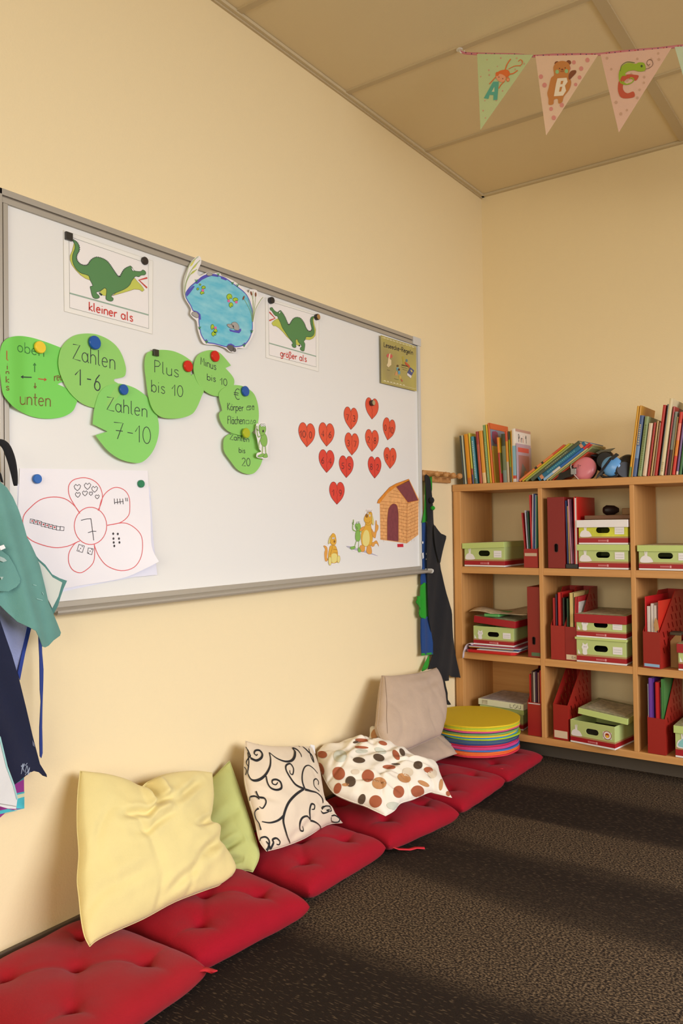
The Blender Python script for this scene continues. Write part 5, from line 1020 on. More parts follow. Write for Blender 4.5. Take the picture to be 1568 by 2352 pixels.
# ------------------------------------------------------------------ round foam mats
FC = [((224,190,20),'yellow'),((176,196,44),'lime'),((226,192,24),'yellow'),((214,76,120),'pink'),((66,92,104),'slate blue'),((120,164,96),'soft green'),((226,192,24),'yellow'),((50,140,190),'sky blue'),((170,200,30),'lime'),((56,84,120),'steel blue'),((70,96,112),'slate'),((40,60,110),'navy'),((208,34,70),'crimson'),((206,58,120),'magenta'),((214,64,130),'pink'),((56,112,180),'blue'),((230,108,34),'orange'),((232,96,40),'orange'),((214,44,60),'red')]
nF = len(FC); zt_, zb_0 = .2215, .0905; dz = (zt_-zb_0)/nF; cnt = {}
for i, (c, nm) in enumerate(FC):
    z = zt_-(i+1)*dz; rnd = random.Random(i*7+3); r = (.197 if i < 3 else .185+.008*rnd.random()); ox, oy = (0, 0) if i < 3 else ((rnd.random()-.5)*.016, (rnd.random()-.5)*.016)
    n = 72; a0 = rnd.random()*6; pts = []
    for k in range(n):
        a = 2*math.pi*k/n; rr = r*(1+.010*math.sin(3*a+a0)+.006*math.sin(7*a+a0*2)+.004*math.sin(13*a))
        pts.append((.2055+ox+rr*math.cos(a), min(3.2655+oy+rr*math.sin(a), SY0-.002)))
    g = MB(); g.prism(pts, 'z', z, z+dz*.94, M(c, .75, bump=.3, bscale=300)); prev = FC[i-1][1] if i else None
    lab = 'bright yellow round foam mat on top of the stack' if i == 0 else ('red round foam mat at the bottom of the stack' if i == nF-1 else 'round %s foam mat between the %s one above and the %s one below' % (nm, prev, FC[i+1][1]))
    tag(g.obj('foam_mat', bevel=.0012), lab, 'foam mat', 'stack of round foam mats beside the shelf')
# ------------------------------------------------------------------ pillows
def resamp(P, n):
    d = [0]
    for a, b in zip(P[:-1], P[1:]): d.append(d[-1]+(b-a).length)
    out = []; k = 0
    for i in range(n+1):
        t = d[-1]*i/n
        while k < len(P)-2 and d[k+1] < t: k += 1
        f = (t-d[k])/max(1e-9, d[k+1]-d[k]); out.append(P[k].lerp(P[k+1], max(0, min(1, f))))
    return out
class Plane3:
    def __init__(s, a, b, c):
        a, b, c = map(Vector, (a, b, c)); s.P = a; n = (b-a).cross(c-a).normalized()
        if n.dot(CP-a) < 0: n = -n
        s.n = n
    def p(s, q): r = ray(*q); return CP+r*((s.P-CP).dot(s.n)/r.dot(s.n))
def pillow(label, pl, top, right, bottom, left, tf, tb, mt, seed=0, N=56, wr_=.006, wf=7, creases=(), group=None, edge=.5, corner=None, name='pillow'):
    """four edge runs in frame pixels on a leaning plane (TL>TR, TR>BR, BL>BR, TL>BL), bulged front and back"""
    E_ = [resamp([pl.p(q) for q in sm(e, 4, False)], N) for e in (top, right, bottom, left)]; T_, R_, B_, L_ = E_
    n = pl.n; V = [[], []]
    for i in range(N+1):
        for j in range(N+1):
            u, v = i/N, j/N
            p = T_[i]*(1-v)+B_[i]*v+L_[j]*(1-u)+R_[j]*u-(T_[0]*(1-u)*(1-v)+T_[N]*u*(1-v)+B_[0]*(1-u)*v+B_[N]*u*v)
            e = (max(0, 4*u*(1-u))*max(0, 4*v*(1-v)))**edge; rim = min(1, e*3)
            w = noise.noise(p*wf+Vector((seed, 0, 0)))*wr_+noise.noise(p*wf*2.7+Vector((0, seed, 0)))*wr_*.45
            rd = abs(noise.noise(p*wf*.8+Vector((seed, seed, 3))));  w -= max(0, .12-rd)*wr_*5
            for (a, b, c, d, dep, wd) in creases:
                L2 = (c-a)**2+(d-b)**2; t = max(0, min(1, ((u-a)*(c-a)+(v-b)*(d-b))/L2)); r = math.hypot(u-a-(c-a)*t, v-b-(d-b)*t); w -= dep*math.exp(-(r/wd)**2)*math.sin(math.pi*(.12+.80*t))
                w += dep*.45*math.exp(-((r-wd*2)/wd)**2)*math.sin(math.pi*(.12+.80*t))
            V[0].append(p+n*(tf*e+w*rim)); V[1].append(p-n*(tb*e))
    g = MB(); F_ = [(i*(N+1)+j, (i+1)*(N+1)+j, (i+1)*(N+1)+j+1, i*(N+1)+j+1) for i in range(N) for j in range(N)]
    g.add(V[0], F_, mt, True); g.add(V[1], F_, mt, True)
    # piped seam all around
    rim = [V[0][i*(N+1)] for i in range(N+1)]+[V[0][N*(N+1)+j] for j in range(1, N+1)]+[V[0][i*(N+1)+N] for i in range(N-1, -1, -1)]+[V[0][j] for j in range(N-1, 0, -1)]
    g.tube(rim, .0013, mt, 5, True)
    g.bvh = BVHTree.FromPolygons(V[0], F_); g.lab = label; g.grp = group; g.nm = name; g.sd = pl.n
    return g
def done(g):
    keep = g.obj(g.nm, fix=False)
    bm = bmesh.new(); bm.from_mesh(keep.data); bmesh.ops.remove_doubles(bm, verts=bm.verts, dist=2e-5); bmesh.ops.recalc_face_normals(bm, faces=bm.faces); bm.to_mesh(keep.data); bm.free()
    return tag(keep, g.lab, 'pillow', g.grp)
def hit(g, px, off):
    h = g.bvh.ray_cast(CP, ray(*px).normalized())
    if h[0] is None: return None
    n = h[1] if h[1].dot(g.sd) > 0 else -h[1]; return h[0]+n*off
def print_line(g, z, pts, w, mt, off=.0012, smooth=5):
    q = sm(pts, smooth, False) if smooth else pts; P = [hit(g, z(p), off) for p in q]; W_ = w if isinstance(w, (list, tuple)) else None; run = []
    def flush():
        if len(run) > 1:
            vs = []
            for i, (p, ww) in enumerate(run):
                d = run[min(i+1, len(run)-1)][0]-run[max(i-1, 0)][0]; s2_ = g.sd.cross(d).normalized()*ww/2; vs += [p-s2_, p+s2_]
            g.add(vs, [(2*i, 2*i+1, 2*i+3, 2*i+2) for i in range(len(run)-1)], mt, True)
        run.clear()
    for i, p in enumerate(P):
        t = i/(len(P)-1); ww = (W_[0]*(1-t)+W_[1]*t if W_ and len(W_) == 2 else (W_[0]*(1-2*t)+W_[1]*2*t if t < .5 else W_[1]*(2-2*t)+W_[2]*(2*t-1)) if W_ else w)
        if p is None or (run and (p-run[-1][0]).length > .05): flush()
        if p is not None: run.append((p, ww))
    flush()
def print_dot(g, z, cx, cy, rx, ry, rot, mt, off=.0016, cut=None):
    c = hit(g, z((cx, cy)), off)
    if c is None: return
    ring = [[] for _ in range(7)]; n = 30
    for k, f in enumerate((.16, .32, .48, .62, .76, .89, 1)):
        ring[k] = [hit(g, z(p), off) for p in ell(cx, cy, rx*f, ry*f, rot, n)]
    vs = [c]; idx = {}
    for k in range(7):
        for i in range(n):
            if ring[k][i] is not None and (ring[k][i]-c).length < .09: idx[(k, i)] = len(vs); vs.append(ring[k][i])
    fs = []
    for i in range(n):
        j = (i+1) % n
        if (0, i) in idx and (0, j) in idx: fs.append((0, idx[(0, i)], idx[(0, j)]))
        for k in range(6):
            q = [(k, i), (k+1, i), (k+1, j), (k, j)]
            if all(a in idx for a in q): fs.append(tuple(idx[a] for a in q))
    g.add(vs, fs, mt, True)
z5 = Zt(2.703, 520, 1640); z6 = Zt(2.063, 0, 1740); z4 = Zt(3.733, 840, 1500)
MYEL = fabric((226, 208, 142), 'pale_yellow_flannel', 700, .03, .3); MGRN = fabric((190, 194, 120), 'olive_green_cotton'); MCRM = fabric((226, 208, 180), 'cream_cotton'); MDOT = fabric((236, 226, 206), 'off_white_cotton'); MBEI = fabric((188, 164, 140), 'beige_linen', 500, .06, .5)
# green first: stands behind the yellow one
pl = Plane3(at(527, 1748, X=.035), at(590, 1985, X=.225), at(430, 1900, X=.018))
g = pillow('olive green pillow half hidden between the yellow and the scroll patterned one', pl, [(455,1820),(490,1785),(527,1748)], [(527,1748),(549,1810),(572,1880),(592,1945),(594,1972),(580,2003)], [(480,2030),(530,2012),(560,2000),(580,2003)], [(455,1820),(460,1900),(468,1970),(480,2030)], .032, .012, MGRN, 3, wr_=.006, creases=[(.25,.75,.75,.72,.014,.03),(.3,.85,.7,.9,.012,.025),(.2,.5,.8,.45,.006,.05)])
done(g)
pl = Plane3(at(185, 1772, X=.05), at(488, 1775, X=.10), at(205, 2172, X=.23))
g = pillow('large pale yellow pillow leaning on the wall at the front of the row', pl, [(184,1771),(215,1775),(255,1783),(295,1797),(318,1812),(338,1797),(380,1779),(440,1771),(487,1775)], [(487,1775),(487,1805),(484,1850),(476,1890),(495,1900),(500,1935),(520,1960),(537,1990),(533,2010)],
  [(206,2174),(222,2160),(262,2140),(330,2110),(400,2072),(470,2045),(505,2032),(533,2010)], [(184,1771),(178,1830),(177,1900),(181,1960),(177,2020),(181,2060),(186,2110),(194,2150),(206,2174)], .062, .028, MYEL, 11, N=96, wr_=.010, wf=7, edge=.36, creases=[(.44,-.03,.50,.20,.040,.030),(.50,.2,.22,.30,.014,.025),(.62,.26,.86,.10,.012,.03),(.50,.2,.60,.22,.016,.03),(.3,.4,.62,.33,.007,.03),(.1,.75,.4,.66,.006,.04),(.8,.5,.98,.42,.012,.03),(.75,.75,.98,.62,.012,.035),(.45,.9,.7,.8,.008,.03)])
done(g)
pl = Plane3(at(565, 1702, X=.06), at(716, 1716, X=.075), at(612, 1955, X=.24))
g = pillow('cream pillow with black scroll vines standing against the wall', pl, [(564,1702),(600,1712),(640,1716),(680,1714),(716,1716)], [(716,1716),(728,1760),(736,1800),(741,1840),(756,1858),(786,1890)], [(612,1955),(650,1945),(700,1925),(750,1895),(786,1890)], [(564,1702),(561,1740),(562,1790),(572,1835),(585,1880),(595,1930),(612,1955)], .058, .04, MCRM, 17, N=70, wr_=.005, creases=[(.75,.75,.98,.9,.010,.04),(.3,.95,.6,.85,.006,.03),(.0,.5,.2,.6,.006,.03)])
INKP = M((26, 24, 24), .8)
SW = [([(122,205),(140,240),(150,275)],(.003,.006,.004)),([(150,275),(185,290),(215,275),(222,250),(205,228),(180,228),(172,245),(185,258),(192,250)],(.006,.005,.002)),
 ([(132,240),(140,300),(135,370),(160,410),(200,410),(240,380),(268,330),(273,280),(265,240)],(.003,.006,.003)),([(265,240),(310,275),(360,295),(400,292),(420,270),(425,235),(412,215),(440,225),(460,250),(465,268)],(.002,.007,.002)),
 ([(245,385),(255,430),(275,460),(310,472),(340,460),(335,425),(310,408),(285,412),(285,432),(305,440),(318,425)],(.004,.005,.002)),([(470,200),(500,230),(530,260),(540,300),(525,270),(510,215)],(.006,.004,.002)),
 ([(480,465),(430,440),(395,395),(370,350),(370,320),(395,310),(415,340),(410,375),(395,370),(392,350)],(.005,.004,.002)),([(485,465),(470,420),(470,370),(485,330),(510,320),(540,340),(565,370)],(.005,.003,.002)),
 ([(485,468),(520,478),(560,490),(590,520),(600,550)],(.006,.003,.005)),([(575,480),(545,450),(540,415),(555,403),(570,420),(568,440)],(.002,.003,.002)),
 ([(480,465),(430,500),(385,550),(360,610),(352,660),(362,710),(378,760),(395,800)],(.005,.006,.004)),([(355,630),(320,660),(270,675),(220,668)],(.005,.004,.002)),
 ([(185,478),(200,515),(235,525),(245,550),(225,585),(205,575)],(.006,.004,.002)),([(145,540),(150,515),(180,512),(205,530)],(.003,.004,.004)),([(200,585),(178,610),(185,650),(205,680),(215,720)],(.004,.004,.006)),
 ([(205,800),(215,770),(245,765),(265,790),(258,830),(245,850)],(.003,.004,.006)),([(270,840),(290,800),(285,780),(310,770),(330,790),(325,810),(310,808)],(.005,.004,.002)),([(245,790),(265,815),(270,840)],(.002,.005,.003)),
 ([(520,655),(500,635),(470,645),(455,680),(458,720),(475,725),(472,695)],(.003,.005,.002)),([(520,655),(515,600),(525,560),(545,565),(543,590),(528,592)],(.005,.004,.002)),([(520,660),(560,675),(585,700),(583,715)],(.005,.003,.004)),
 ([(650,640),(655,665),(690,668),(700,650),(670,630),(650,632)],(.003,.004,.003)),([(590,590),(610,570),(640,572),(650,600),(620,600),(640,590)],(.005,.003,.002)),([(585,600),(600,615),(640,605)],(.002,.004,.002)),
 ([(165,172),(170,182)],(.005,.005)),([(190,182),(196,190)],(.004,.004)),([(110,325),(125,350),(120,380)],(.004,.003)),([(440,190),(455,205)],(.006,.004)),([(150,255),(125,300),(140,330)],(.002,.004,.003))]
for pts, w in SW: print_line(g, z5, pts, tuple(k*1.5 for k in w), INKP)
p_ = done(g)
q = [hit(g, c, .001) or Vector(pl.p(c)) for c in ((712,1710),(722,1712),(724,1731),(714,1733))]; k = MB(); k.add(q, [(0, 1, 2, 3)], WHITE); k.obj('care_label', p_, solid=.0006)
pl = Plane3(at(855, 1669, X=.06), at(885, 1873, Z=.115), at(1037, 1832, Z=.115))
g = pillow('white pillow with brown and orange dots slumped over a red cushion', pl, [(729,1727),(745,1712),(772,1712),(800,1702),(845,1697),(850,1672),(857,1668)], [(857,1668),(882,1690),(905,1712),(935,1732),(975,1755),(1003,1762),(1012,1790),(1037,1832)],
  [(885,1874),(905,1862),(920,1845),(950,1835),(985,1820),(1000,1822),(1037,1832)], [(729,1727),(732,1755),(745,1790),(765,1820),(800,1838),(835,1850),(860,1862),(885,1874)], .066, .030, MDOT, 29, N=96, wr_=.014, wf=9, edge=.42, creases=[(.15,.55,.35,.95,.020,.035),(.1,.35,.7,.12,.012,.03),(.3,.4,.95,.35,.012,.035),(.25,.7,.6,.6,.010,.03),(.55,.6,.9,.75,.010,.03),(.4,.05,.6,.3,.010,.03)])
DT = [M((160, 84, 50), .85), M((186, 132, 82), .85), M((84, 64, 44), .85), M((196, 196, 176), .85), M((214, 198, 172), .85)]
for cx, cy, rx, ry, ro, k in ((595,253,30,22,10,0),(705,262,42,38,0,3),(696,370,38,42,-20,0),(585,340,20,40,-20,0),(690,462,22,34,20,0),(770,420,32,34,0,2),(822,288,38,18,5,2),(838,208,42,8,3,0),(838,232,38,14,0,3),(878,385,38,38,0,0),(838,164,40,12,3,0),(918,130,20,36,10,1),(955,228,38,18,20,3),(945,272,36,22,20,2),(970,182,26,12,15,0),
  (1052,255,18,34,-30,0),(1090,238,14,26,-30,2),(1008,330,40,14,3,0),(1050,312,28,6,3,2),(948,430,44,38,0,1),(1102,398,42,28,20,1),(1125,362,34,28,10,4),(1188,318,28,26,0,2),(1252,348,28,18,10,0),(1278,372,28,28,0,4),(925,543,38,38,0,0),(1068,483,34,38,10,0),(1185,480,40,36,0,0),(1222,432,38,14,25,1),(1035,570,42,24,5,3),(930,608,28,10,20,0),(840,530,22,34,20,2),(1330,440,12,36,5,1),(1375,495,12,16,-20,0),(1265,498,20,16,0,0),(800,360,26,16,0,4),(740,440,22,10,0,1),(1010,135,12,20,-40,3),(800,175,16,8,-10,2)):
    print_dot(g, z5, cx, cy, rx, ry, ro, DT[k])
done(g)
pl = Plane3(at(1048, 1730, Z=.105), at(940, 1740, Z=.14), at(1000, 1690, Z=.15))
g = pillow('flat beige pillow lying under the upright beige one', pl, [(905,1705),(950,1690),(1000,1680),(1018,1688)], [(1018,1688),(1030,1705),(1040,1718),(1049,1731)], [(935,1770),(985,1757),(1010,1742),(1049,1731)], [(905,1705),(912,1725),(925,1750),(935,1770)], .035, .04, MBEI, 33, N=40, wr_=.006, creases=[(.7,.2,.9,.8,.008,.05)])
done(g)
pl = Plane3(at(883, 1552, X=.075), at(1003, 1535, X=.095), at(925, 1724, X=.215))
g = pillow('thick beige linen pillow standing upright against the wall', pl, [(876,1552),(905,1553),(950,1548),(985,1540),(1002,1534)], [(1002,1534),(1012,1565),(1018,1610),(1019,1650),(1010,1690)], [(905,1728),(930,1724),(965,1709),(990,1698),(1010,1690)], [(876,1552),(872,1600),(868,1650),(866,1672),(880,1705),(905,1728)], .055, .055, MBEI, 41, N=64, wr_=.005, edge=.36, creases=[(.3,.1,.7,.05,.004,.04),(.5,.25,.9,.15,.004,.04)])
print_line(g, z4, [(162,190),(172,300),(180,420),(178,560),(185,690)], .0014, M((120, 104, 90), .9))
done(g)
# ------------------------------------------------------------------ hooks and aprons
def cloth(parent_or_label, name, pts, X, mt, fold=None, th=.0022, grid=.014, parent=None, smooth=2, cat='apron'):
    s_ = Surf((X, 0, 0), (1, 0, 0), fold); g = MB(); q = sm(pts, smooth) if smooth > 1 else pts; fill(g, s_, q, mt, 0, back=th, grid=grid)
    o = g.obj(name, parent, fix=False)
    if parent is None and parent_or_label: tag(o, parent_or_label, cat)
    return o, s_
def folds(a, k, ph, slant=0, z0=1.1):
    return lambda q: a*math.sin(k*(q.y+slant*(q.z-z0))+ph)+a*.4*math.sin(k*2.3*(q.y+slant*1.3*(q.z-z0))+ph*2)
def rail(label, y0, y1, z, pegs):
    T = thing('coat_rail', label, 'coat rail', (0, y0, z)); g = MB(); g.box(.0, .021, y0, y1, z-.026, z+.026, MPINE); sobjp(g.obj('board', bevel=.006), T)
    for y in pegs:
        g = MB(); g.cyl((.021, y, z), (.085, y, z+.006), .008, .008, MPINE, 18, True, [(0, .010), (.1, .0075), (.7, .0075), (.74, .013), (.9, .014), (1, .010)]); sobjp(g.obj('peg'), T)
rail('short turned wooden peg rail between the whiteboard and the shelf', 3.165, 3.43, 1.295, (3.19, 3.27, 3.345, 3.41))
rail('wooden peg rail on the wall at the left edge of the whiteboard', .50, 1.07, 1.215, (.60, .74, .88, 1.02))
zp = Zt(3.986, 940, 1050); Q = lambda l, z=zp: [z(p) for p in l]
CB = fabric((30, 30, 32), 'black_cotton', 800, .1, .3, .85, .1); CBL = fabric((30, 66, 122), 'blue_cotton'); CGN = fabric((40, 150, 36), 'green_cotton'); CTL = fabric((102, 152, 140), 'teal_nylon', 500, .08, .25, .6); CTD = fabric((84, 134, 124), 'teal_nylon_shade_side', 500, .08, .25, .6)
CNV = fabric((30, 34, 56), 'navy_cotton'); CGB = fabric((160, 166, 200), 'grey_blue_terry', 300, .08, .6); CWH = fabric((222, 220, 214), 'white_plastic_cloth', 300, .04, .2, .4)
# blue and green apron first (nearer the board)
o, s_ = cloth('blue apron with green pocket and hem, half hidden behind the black apron', 'apron', Q([(118,596),(158,596),(165,900),(165,1160),(105,1165),(104,1100),(122,1000)]), .0265, CBL, folds(.003, 90, 0), smooth=1)
cloth(None, 'shoulder_strap', Q([(150,165),(205,163),(208,240),(208,290),(196,362),(185,330),(165,470),(168,590),(118,600),(135,500),(140,465)]), .030, CGN, None, parent=o, smooth=1)
cloth(None, 'pocket', Q([(105,1178),(165,1150),(172,1300),(175,1462),(150,1480),(92,1465),(92,1380),(72,1285),(100,1268)]), .026, CGN, folds(.006, 120, 1), parent=o)
cloth(None, 'skirt', Q([(105,1478),(178,1455),(215,1700),(215,1805),(112,1810),(104,1640)]), .028, CBL, folds(.004, 90, 2), parent=o, smooth=1)
cloth(None, 'hem', Q([(113,1796),(216,1788),(216,1806),(113,1818)]), .0305, CGN, None, parent=o, smooth=1)
cloth(None, 'tie_ribbon', Q([(180,1815),(180,1870),(165,1930),(118,1962),(122,1930),(160,1850)]), .024, CGN, None, parent=o)
k = MB()
for pts in (ell(122, 782, 6, 12, 0, 10), [(116,880),(128,872),(132,920),(120,935)], [(150,880),(156,876),(158,890),(152,894)], [(150,930),(157,925),(158,940),(150,942)]): fill(k, s_, Q(pts), WHITE, .0015)
k.obj('white_print', o, fix=False)
o, s_ = cloth('long black apron hanging from the peg rail beside the shelf', 'apron', Q([(142,185),(150,160),(162,162),(190,200),(205,330),(215,440),(222,610),(245,650),(280,770),(280,970),(300,1080),(340,1250),(385,1400),(392,1480),(400,1650),(430,1850),(466,2008),(455,2016),(385,2012),(362,1992),(362,2040),(350,2048),(290,2046),(265,1980),(245,1920),(170,1945),(215,1810),(210,1700),(190,1550),(175,1450),(165,1160),(160,900),(165,560),(155,330)]), .036, CB, folds(.006, 24, .9, -.2), grid=.012)
cloth(None, 'folded_bib', Q([(225,625),(250,650),(290,700),(337,722),(325,780),(305,860),(290,930),(278,972),(250,880),(230,760)]), .046, CB, folds(.004, 30, 1), parent=o)
cloth(None, 'tie_ribbon', Q([(296,2040),(322,2040),(335,2100),(350,2160),(352,2220),(382,2264),(340,2266),(318,2240),(315,2140)]), .042, CB, None, parent=o)
g = MB(); 
for px, r, mt in (((203,395), .014, CB), ((212,466), .010, CGN)):
    q = at(*zp(px), X=.052); g.cyl(q-Vector((.008, 0, 0)), q+Vector((.010, 0, 0)), r, r, mt, 14, True, [(0, r*.6), (.3, r), (.7, r), (1, r*.5)])
g.obj('strap_knot', o)
# left group
o, s_ = cloth('tie-dyed purple and turquoise towel, lowest behind the aprons', 'towel', [(-70,1600),(20,1640),(52,1700),(55,1784),(56,1856),(17,1863),(0,1878),(-70,1900)], .045, M((142, 44, 126), .8, var=.25, vscale=14), folds(.004, 60, 0), smooth=1, cat='towel')
k = MB(); fill(k, s_, [(38,1822),(56,1818),(56,1857),(38,1861)], M((70, 182, 190), .8, var=.2, vscale=40), .0015); fill(k, s_, [(38,1835),(56,1830),(56,1822),(38,1826)], M((216, 214, 170), .8), .0018); fill(k, s_, [(-30,1868),(18,1858),(40,1862),(17,1866),(0,1870),(-30,1880)], M((70, 182, 190), .8), .0016); fill(k, s_, [(40,1780),(55,1776),(55,1790),(36,1800)], M((60, 130, 130), .8), .0016); k.obj('dyed_patches', o, fix=False)
o, s_ = cloth('grey blue smock with a royal blue edge, behind the navy apron', 'smock', [(-80,1360),(0,1388),(25,1415),(69,1441),(43,1560),(20,1540),(-80,1480)], .060, CGB, folds(.004, 60, 1), smooth=1, cat='smock')
cloth(None, 'edge_binding', [(63,1440),(72,1442),(58,1500),(46,1562),(41,1545)], .064, M((28, 58, 140), .7), None, parent=o, smooth=1)
cloth(None, 'tie_ribbon', [(88,1440),(95,1450),(97,1500),(100,1537),(99,1585),(98,1612),(97,1670),(98,1730),(92,1737),(91,1671),(94,1612),(92,1585),(91,1510)], .066, M((28, 52, 124), .7), folds(.002, 30, 0), parent=o, grid=.005)
o, s_ = cloth('dark navy apron hanging low at the left picture edge', 'apron', [(-100,1330),(0,1424),(14,1465),(28,1505),(44,1560),(60,1625),(75,1690),(92,1755),(107,1779),(108,1785),(99,1782),(90,1774),(78,1771),(68,1775),(52,1788),(34,1802),(0,1700),(-100,1640)], .085, CNV, folds(.008, 38, 1.2, .35), smooth=1)
k = MB()
for i in range(14):
    a = random.random(); line(k, s_, [(48+a*18, 1755+random.random()*26), (50+a*18+random.random()*6, 1752+random.random()*26)], .0016, M((150, 160, 176), .8), .0015)
fill(k, s_, [(74,1700),(79,1708),(80,1716),(75,1712)], M((96, 100, 120), .8), .0015); k.obj('paint_smear', o, fix=False)
o, s_ = cloth('white apron with a pale turquoise edge hanging at the bottom of the left group', 'apron', [(-90,1600),(0,1693),(10,1735),(16,1760),(32,1803),(40,1835),(37,1858),(18,1857),(0,1852),(-90,1840)], .105, CWH, folds(.004, 45, 2, .3), smooth=1)
k = MB(); line(k, s_, [(-40,1640),(0,1694),(16,1761),(32,1804),(40,1836)], .004, M((150, 196, 190), .7), .0015); line(k, s_, [(-30,1846),(0,1846),(37,1852)], .0012, LINEG, .0015); k.obj('edge_binding', o, fix=False)
o, s_ = cloth('teal painting smock hanging over the lower left corner of the whiteboard', 'smock', [(-110,1120),(-10,1095),(4,1110),(16,1120),(30,1142),(43,1171),(54,1204),(62,1233),(72,1252),(84,1278),(92,1300),(103,1345),(112,1385),(122,1408),(131,1430),(140,1453),(138,1460),(123,1471),(112,1483),(104,1487),(98,1485),(92,1468),(83,1449),(66,1440),(40,1428),(15,1405),(0,1390),(-110,1340)], .120, CTL, folds(.012, 42, .6, .22), smooth=1, cat='smock', grid=.010)
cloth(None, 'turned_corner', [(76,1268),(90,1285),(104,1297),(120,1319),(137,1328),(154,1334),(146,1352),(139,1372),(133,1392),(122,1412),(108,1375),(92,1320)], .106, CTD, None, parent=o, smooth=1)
cloth(None, 'white_lining', [(84,1285),(103,1303),(121,1326),(143,1338),(134,1370),(120,1397),(108,1372),(96,1322)], .1085, M((206, 210, 196), .6), None, parent=o, smooth=1)
cloth(None, 'pocket', [(-110,1190),(0,1262),(20,1277),(34,1300),(46,1328),(46,1338),(38,1348),(20,1358),(0,1358),(-110,1340)], .138, CTL, folds(.004, 50, 2), parent=o, smooth=1)
cloth(None, 'size_label', [(-2,1255),(9,1251),(13,1259),(2,1264)], .146, WHITE, None, parent=o, smooth=1)
k = MB()
for pts in ([(0,1278),(10,1282),(16,1288),(8,1291),(0,1288)], [(0,1325),(8,1325),(4,1332)]): fill(k, Surf((.142, 0, 0), (1, 0, 0), folds(.004, 50, 2)), pts, M((176, 196, 186), .7), .001)
for a, b in (((76,1343),(84,1345)), ((84,1375),(98,1379)), ((97,1360),(100,1366))): line(k, s_, [a, b], .002, M((140, 184, 172), .7), .0018)
k.obj('paint_spots', o, fix=False)
g = MB(); sf = Surf((.085, 0, 0), (1, 0, 0)); P = [(-6,1014),(4,1017),(14,1026),(22,1044),(28,1064),(33,1090),(36,1116)]; line(g, sf, sm(P, 4, False), (.006), CB, 0); 
pts = [sf.p(*p) for p in sm(P, 4, False)]; g = MB(); vs = []
for i, p in enumerate(pts):
    w = .004+.007*math.sin(math.pi*i/(len(pts)-1))**.7; d = (pts[min(i+1, len(pts)-1)]-pts[max(i-1, 0)]).normalized(); s2_ = Vector((1, 0, 0)).cross(d).normalized()*w; vs += [p-s2_, p+s2_]
g.add(vs, [(2*i, 2*i+1, 2*i+3, 2*i+2) for i in range(len(pts)-1)], CB, True)
pts = [sf.p(*p) for p in ((-30,1060),(-8,1075),(0,1088),(5,1108))]; vs = []
for i, p in enumerate(pts): vs += [p-Vector((0, .003, -.001)), p+Vector((0, .003, -.001))]
o = g.obj('apron_strap', solid=.0018); tag(o, 'black neck strap dangling in front of the left board frame', 'strap')
k = MB(); k.add(vs, [(2*i, 2*i+1, 2*i+3, 2*i+2) for i in range(3)], CB, True); k.obj('second_end', o, solid=.0018)
# ------------------------------------------------------------------ bunting
H_ = at(1055, 113, Z=2.788); E_ = at(1540, 112, Z=2.55); u_ = (E_-H_).normalized()
nb = u_.cross(Vector((0, 0, 1))).normalized()
if nb.dot(CP-H_) < 0: nb = -nb
sb = Surf(H_, nb)
bt = thing('pennant_bunting', 'pastel alphabet pennant bunting hanging from the ceiling on a pink dotted ribbon', 'bunting', H_)
zb5 = Zt(2.9146, 1030, 90); q5 = lambda l: [zb5(p) for p in l]
g = MB(); rp = [(75,76),(95,90),(150,97),(300,101),(450,104),(570,114),(700,106),(850,103),(1000,102),(1100,90),(1250,76),(1400,64),(1500,52),(1560,46),(1700,36),(1900,22)]
P = [sb.p(*zb5(p)) for p in sm(rp, 3, False)]; vs = []
for p in P: vs += [p-Vector((0, 0, .0045)), p+Vector((0, 0, .0045))]
g.add(vs, [(2*i, 2*i+1, 2*i+3, 2*i+2) for i in range(len(P)-1)], M((206, 128, 136), .8), True); rb = sobjp(g.obj('ribbon', solid=.002), bt)
g = MB(); 
for i in range(46):
    x = 115+i*32+(i % 3)*6; y = next((a[1]+(b[1]-a[1])*(x-a[0])/(b[0]-a[0]) for a, b in zip(rp[:-1], rp[1:]) if a[0] <= x <= b[0]), 60)
    if i % 5 == 3: continue
    fill(g, sb, q5(ell(x, y-3+(i % 2)*3, 4, 4, 0, 8)), M(((84, 34, 60), (60, 40, 90), (190, 60, 50))[i % 3], .7), .0035)
sobjp(g.obj('ribbon_dots', fix=False), bt)
def pennant(tri, c, dotc, draw, lab, swirl=0, dots=()):
    g = MB(); fill(g, sb, q5(tri), M(c, .8, bump=.2, bscale=300), .004, back=.0006)
    for dx, dy, r in dots: fill(g, sb, q5(ell(dx, dy, r, r*1.1, 0, 10)), M(dotc, .8), .0047)
    o = sobjp(g.obj('pennant', fix=False), bt); o['label'] = lab
    if draw:
        k = MB(); draw(lambda pts, col, off=.0052, s=True: fill(k, sb, q5(sm(pts, 3) if s else pts), M(col, .7), off), lambda pts, col, w=.003, off=.0056: line(k, sb, q5(sm(pts, 4, False)), w, M(col, .7), off)); k.obj('printed_animal_letter', o, fix=False)
rd = random.Random(5)
def inside(tri, p):
    s = 0
    for i in range(3):
        a, b = tri[i], tri[(i+1) % 3]; c = (b[0]-a[0])*(p[1]-a[1])-(b[1]-a[1])*(p[0]-a[0]); s += 1 if c > 0 else -1
    return abs(s) == 3
def scat(tri, n, r, block):
    o = []
    while len(o) < n:
        p = (rd.uniform(min(t[0] for t in tri), max(t[0] for t in tri)), rd.uniform(min(t[1] for t in tri), max(t[1] for t in tri)))
        sc_ = [((t[0]-sum(v[0] for v in tri)/3)*.88+sum(v[0] for v in tri)/3, (t[1]-sum(v[1] for v in tri)/3)*.88+sum(v[1] for v in tri)/3) for t in tri]
        if inside(sc_, p) and all(math.hypot(p[0]-k[0], p[1]-k[1]) > r*4 for k in o): o.append((p[0], p[1], r*(.8+.4*rd.random())))
    return o
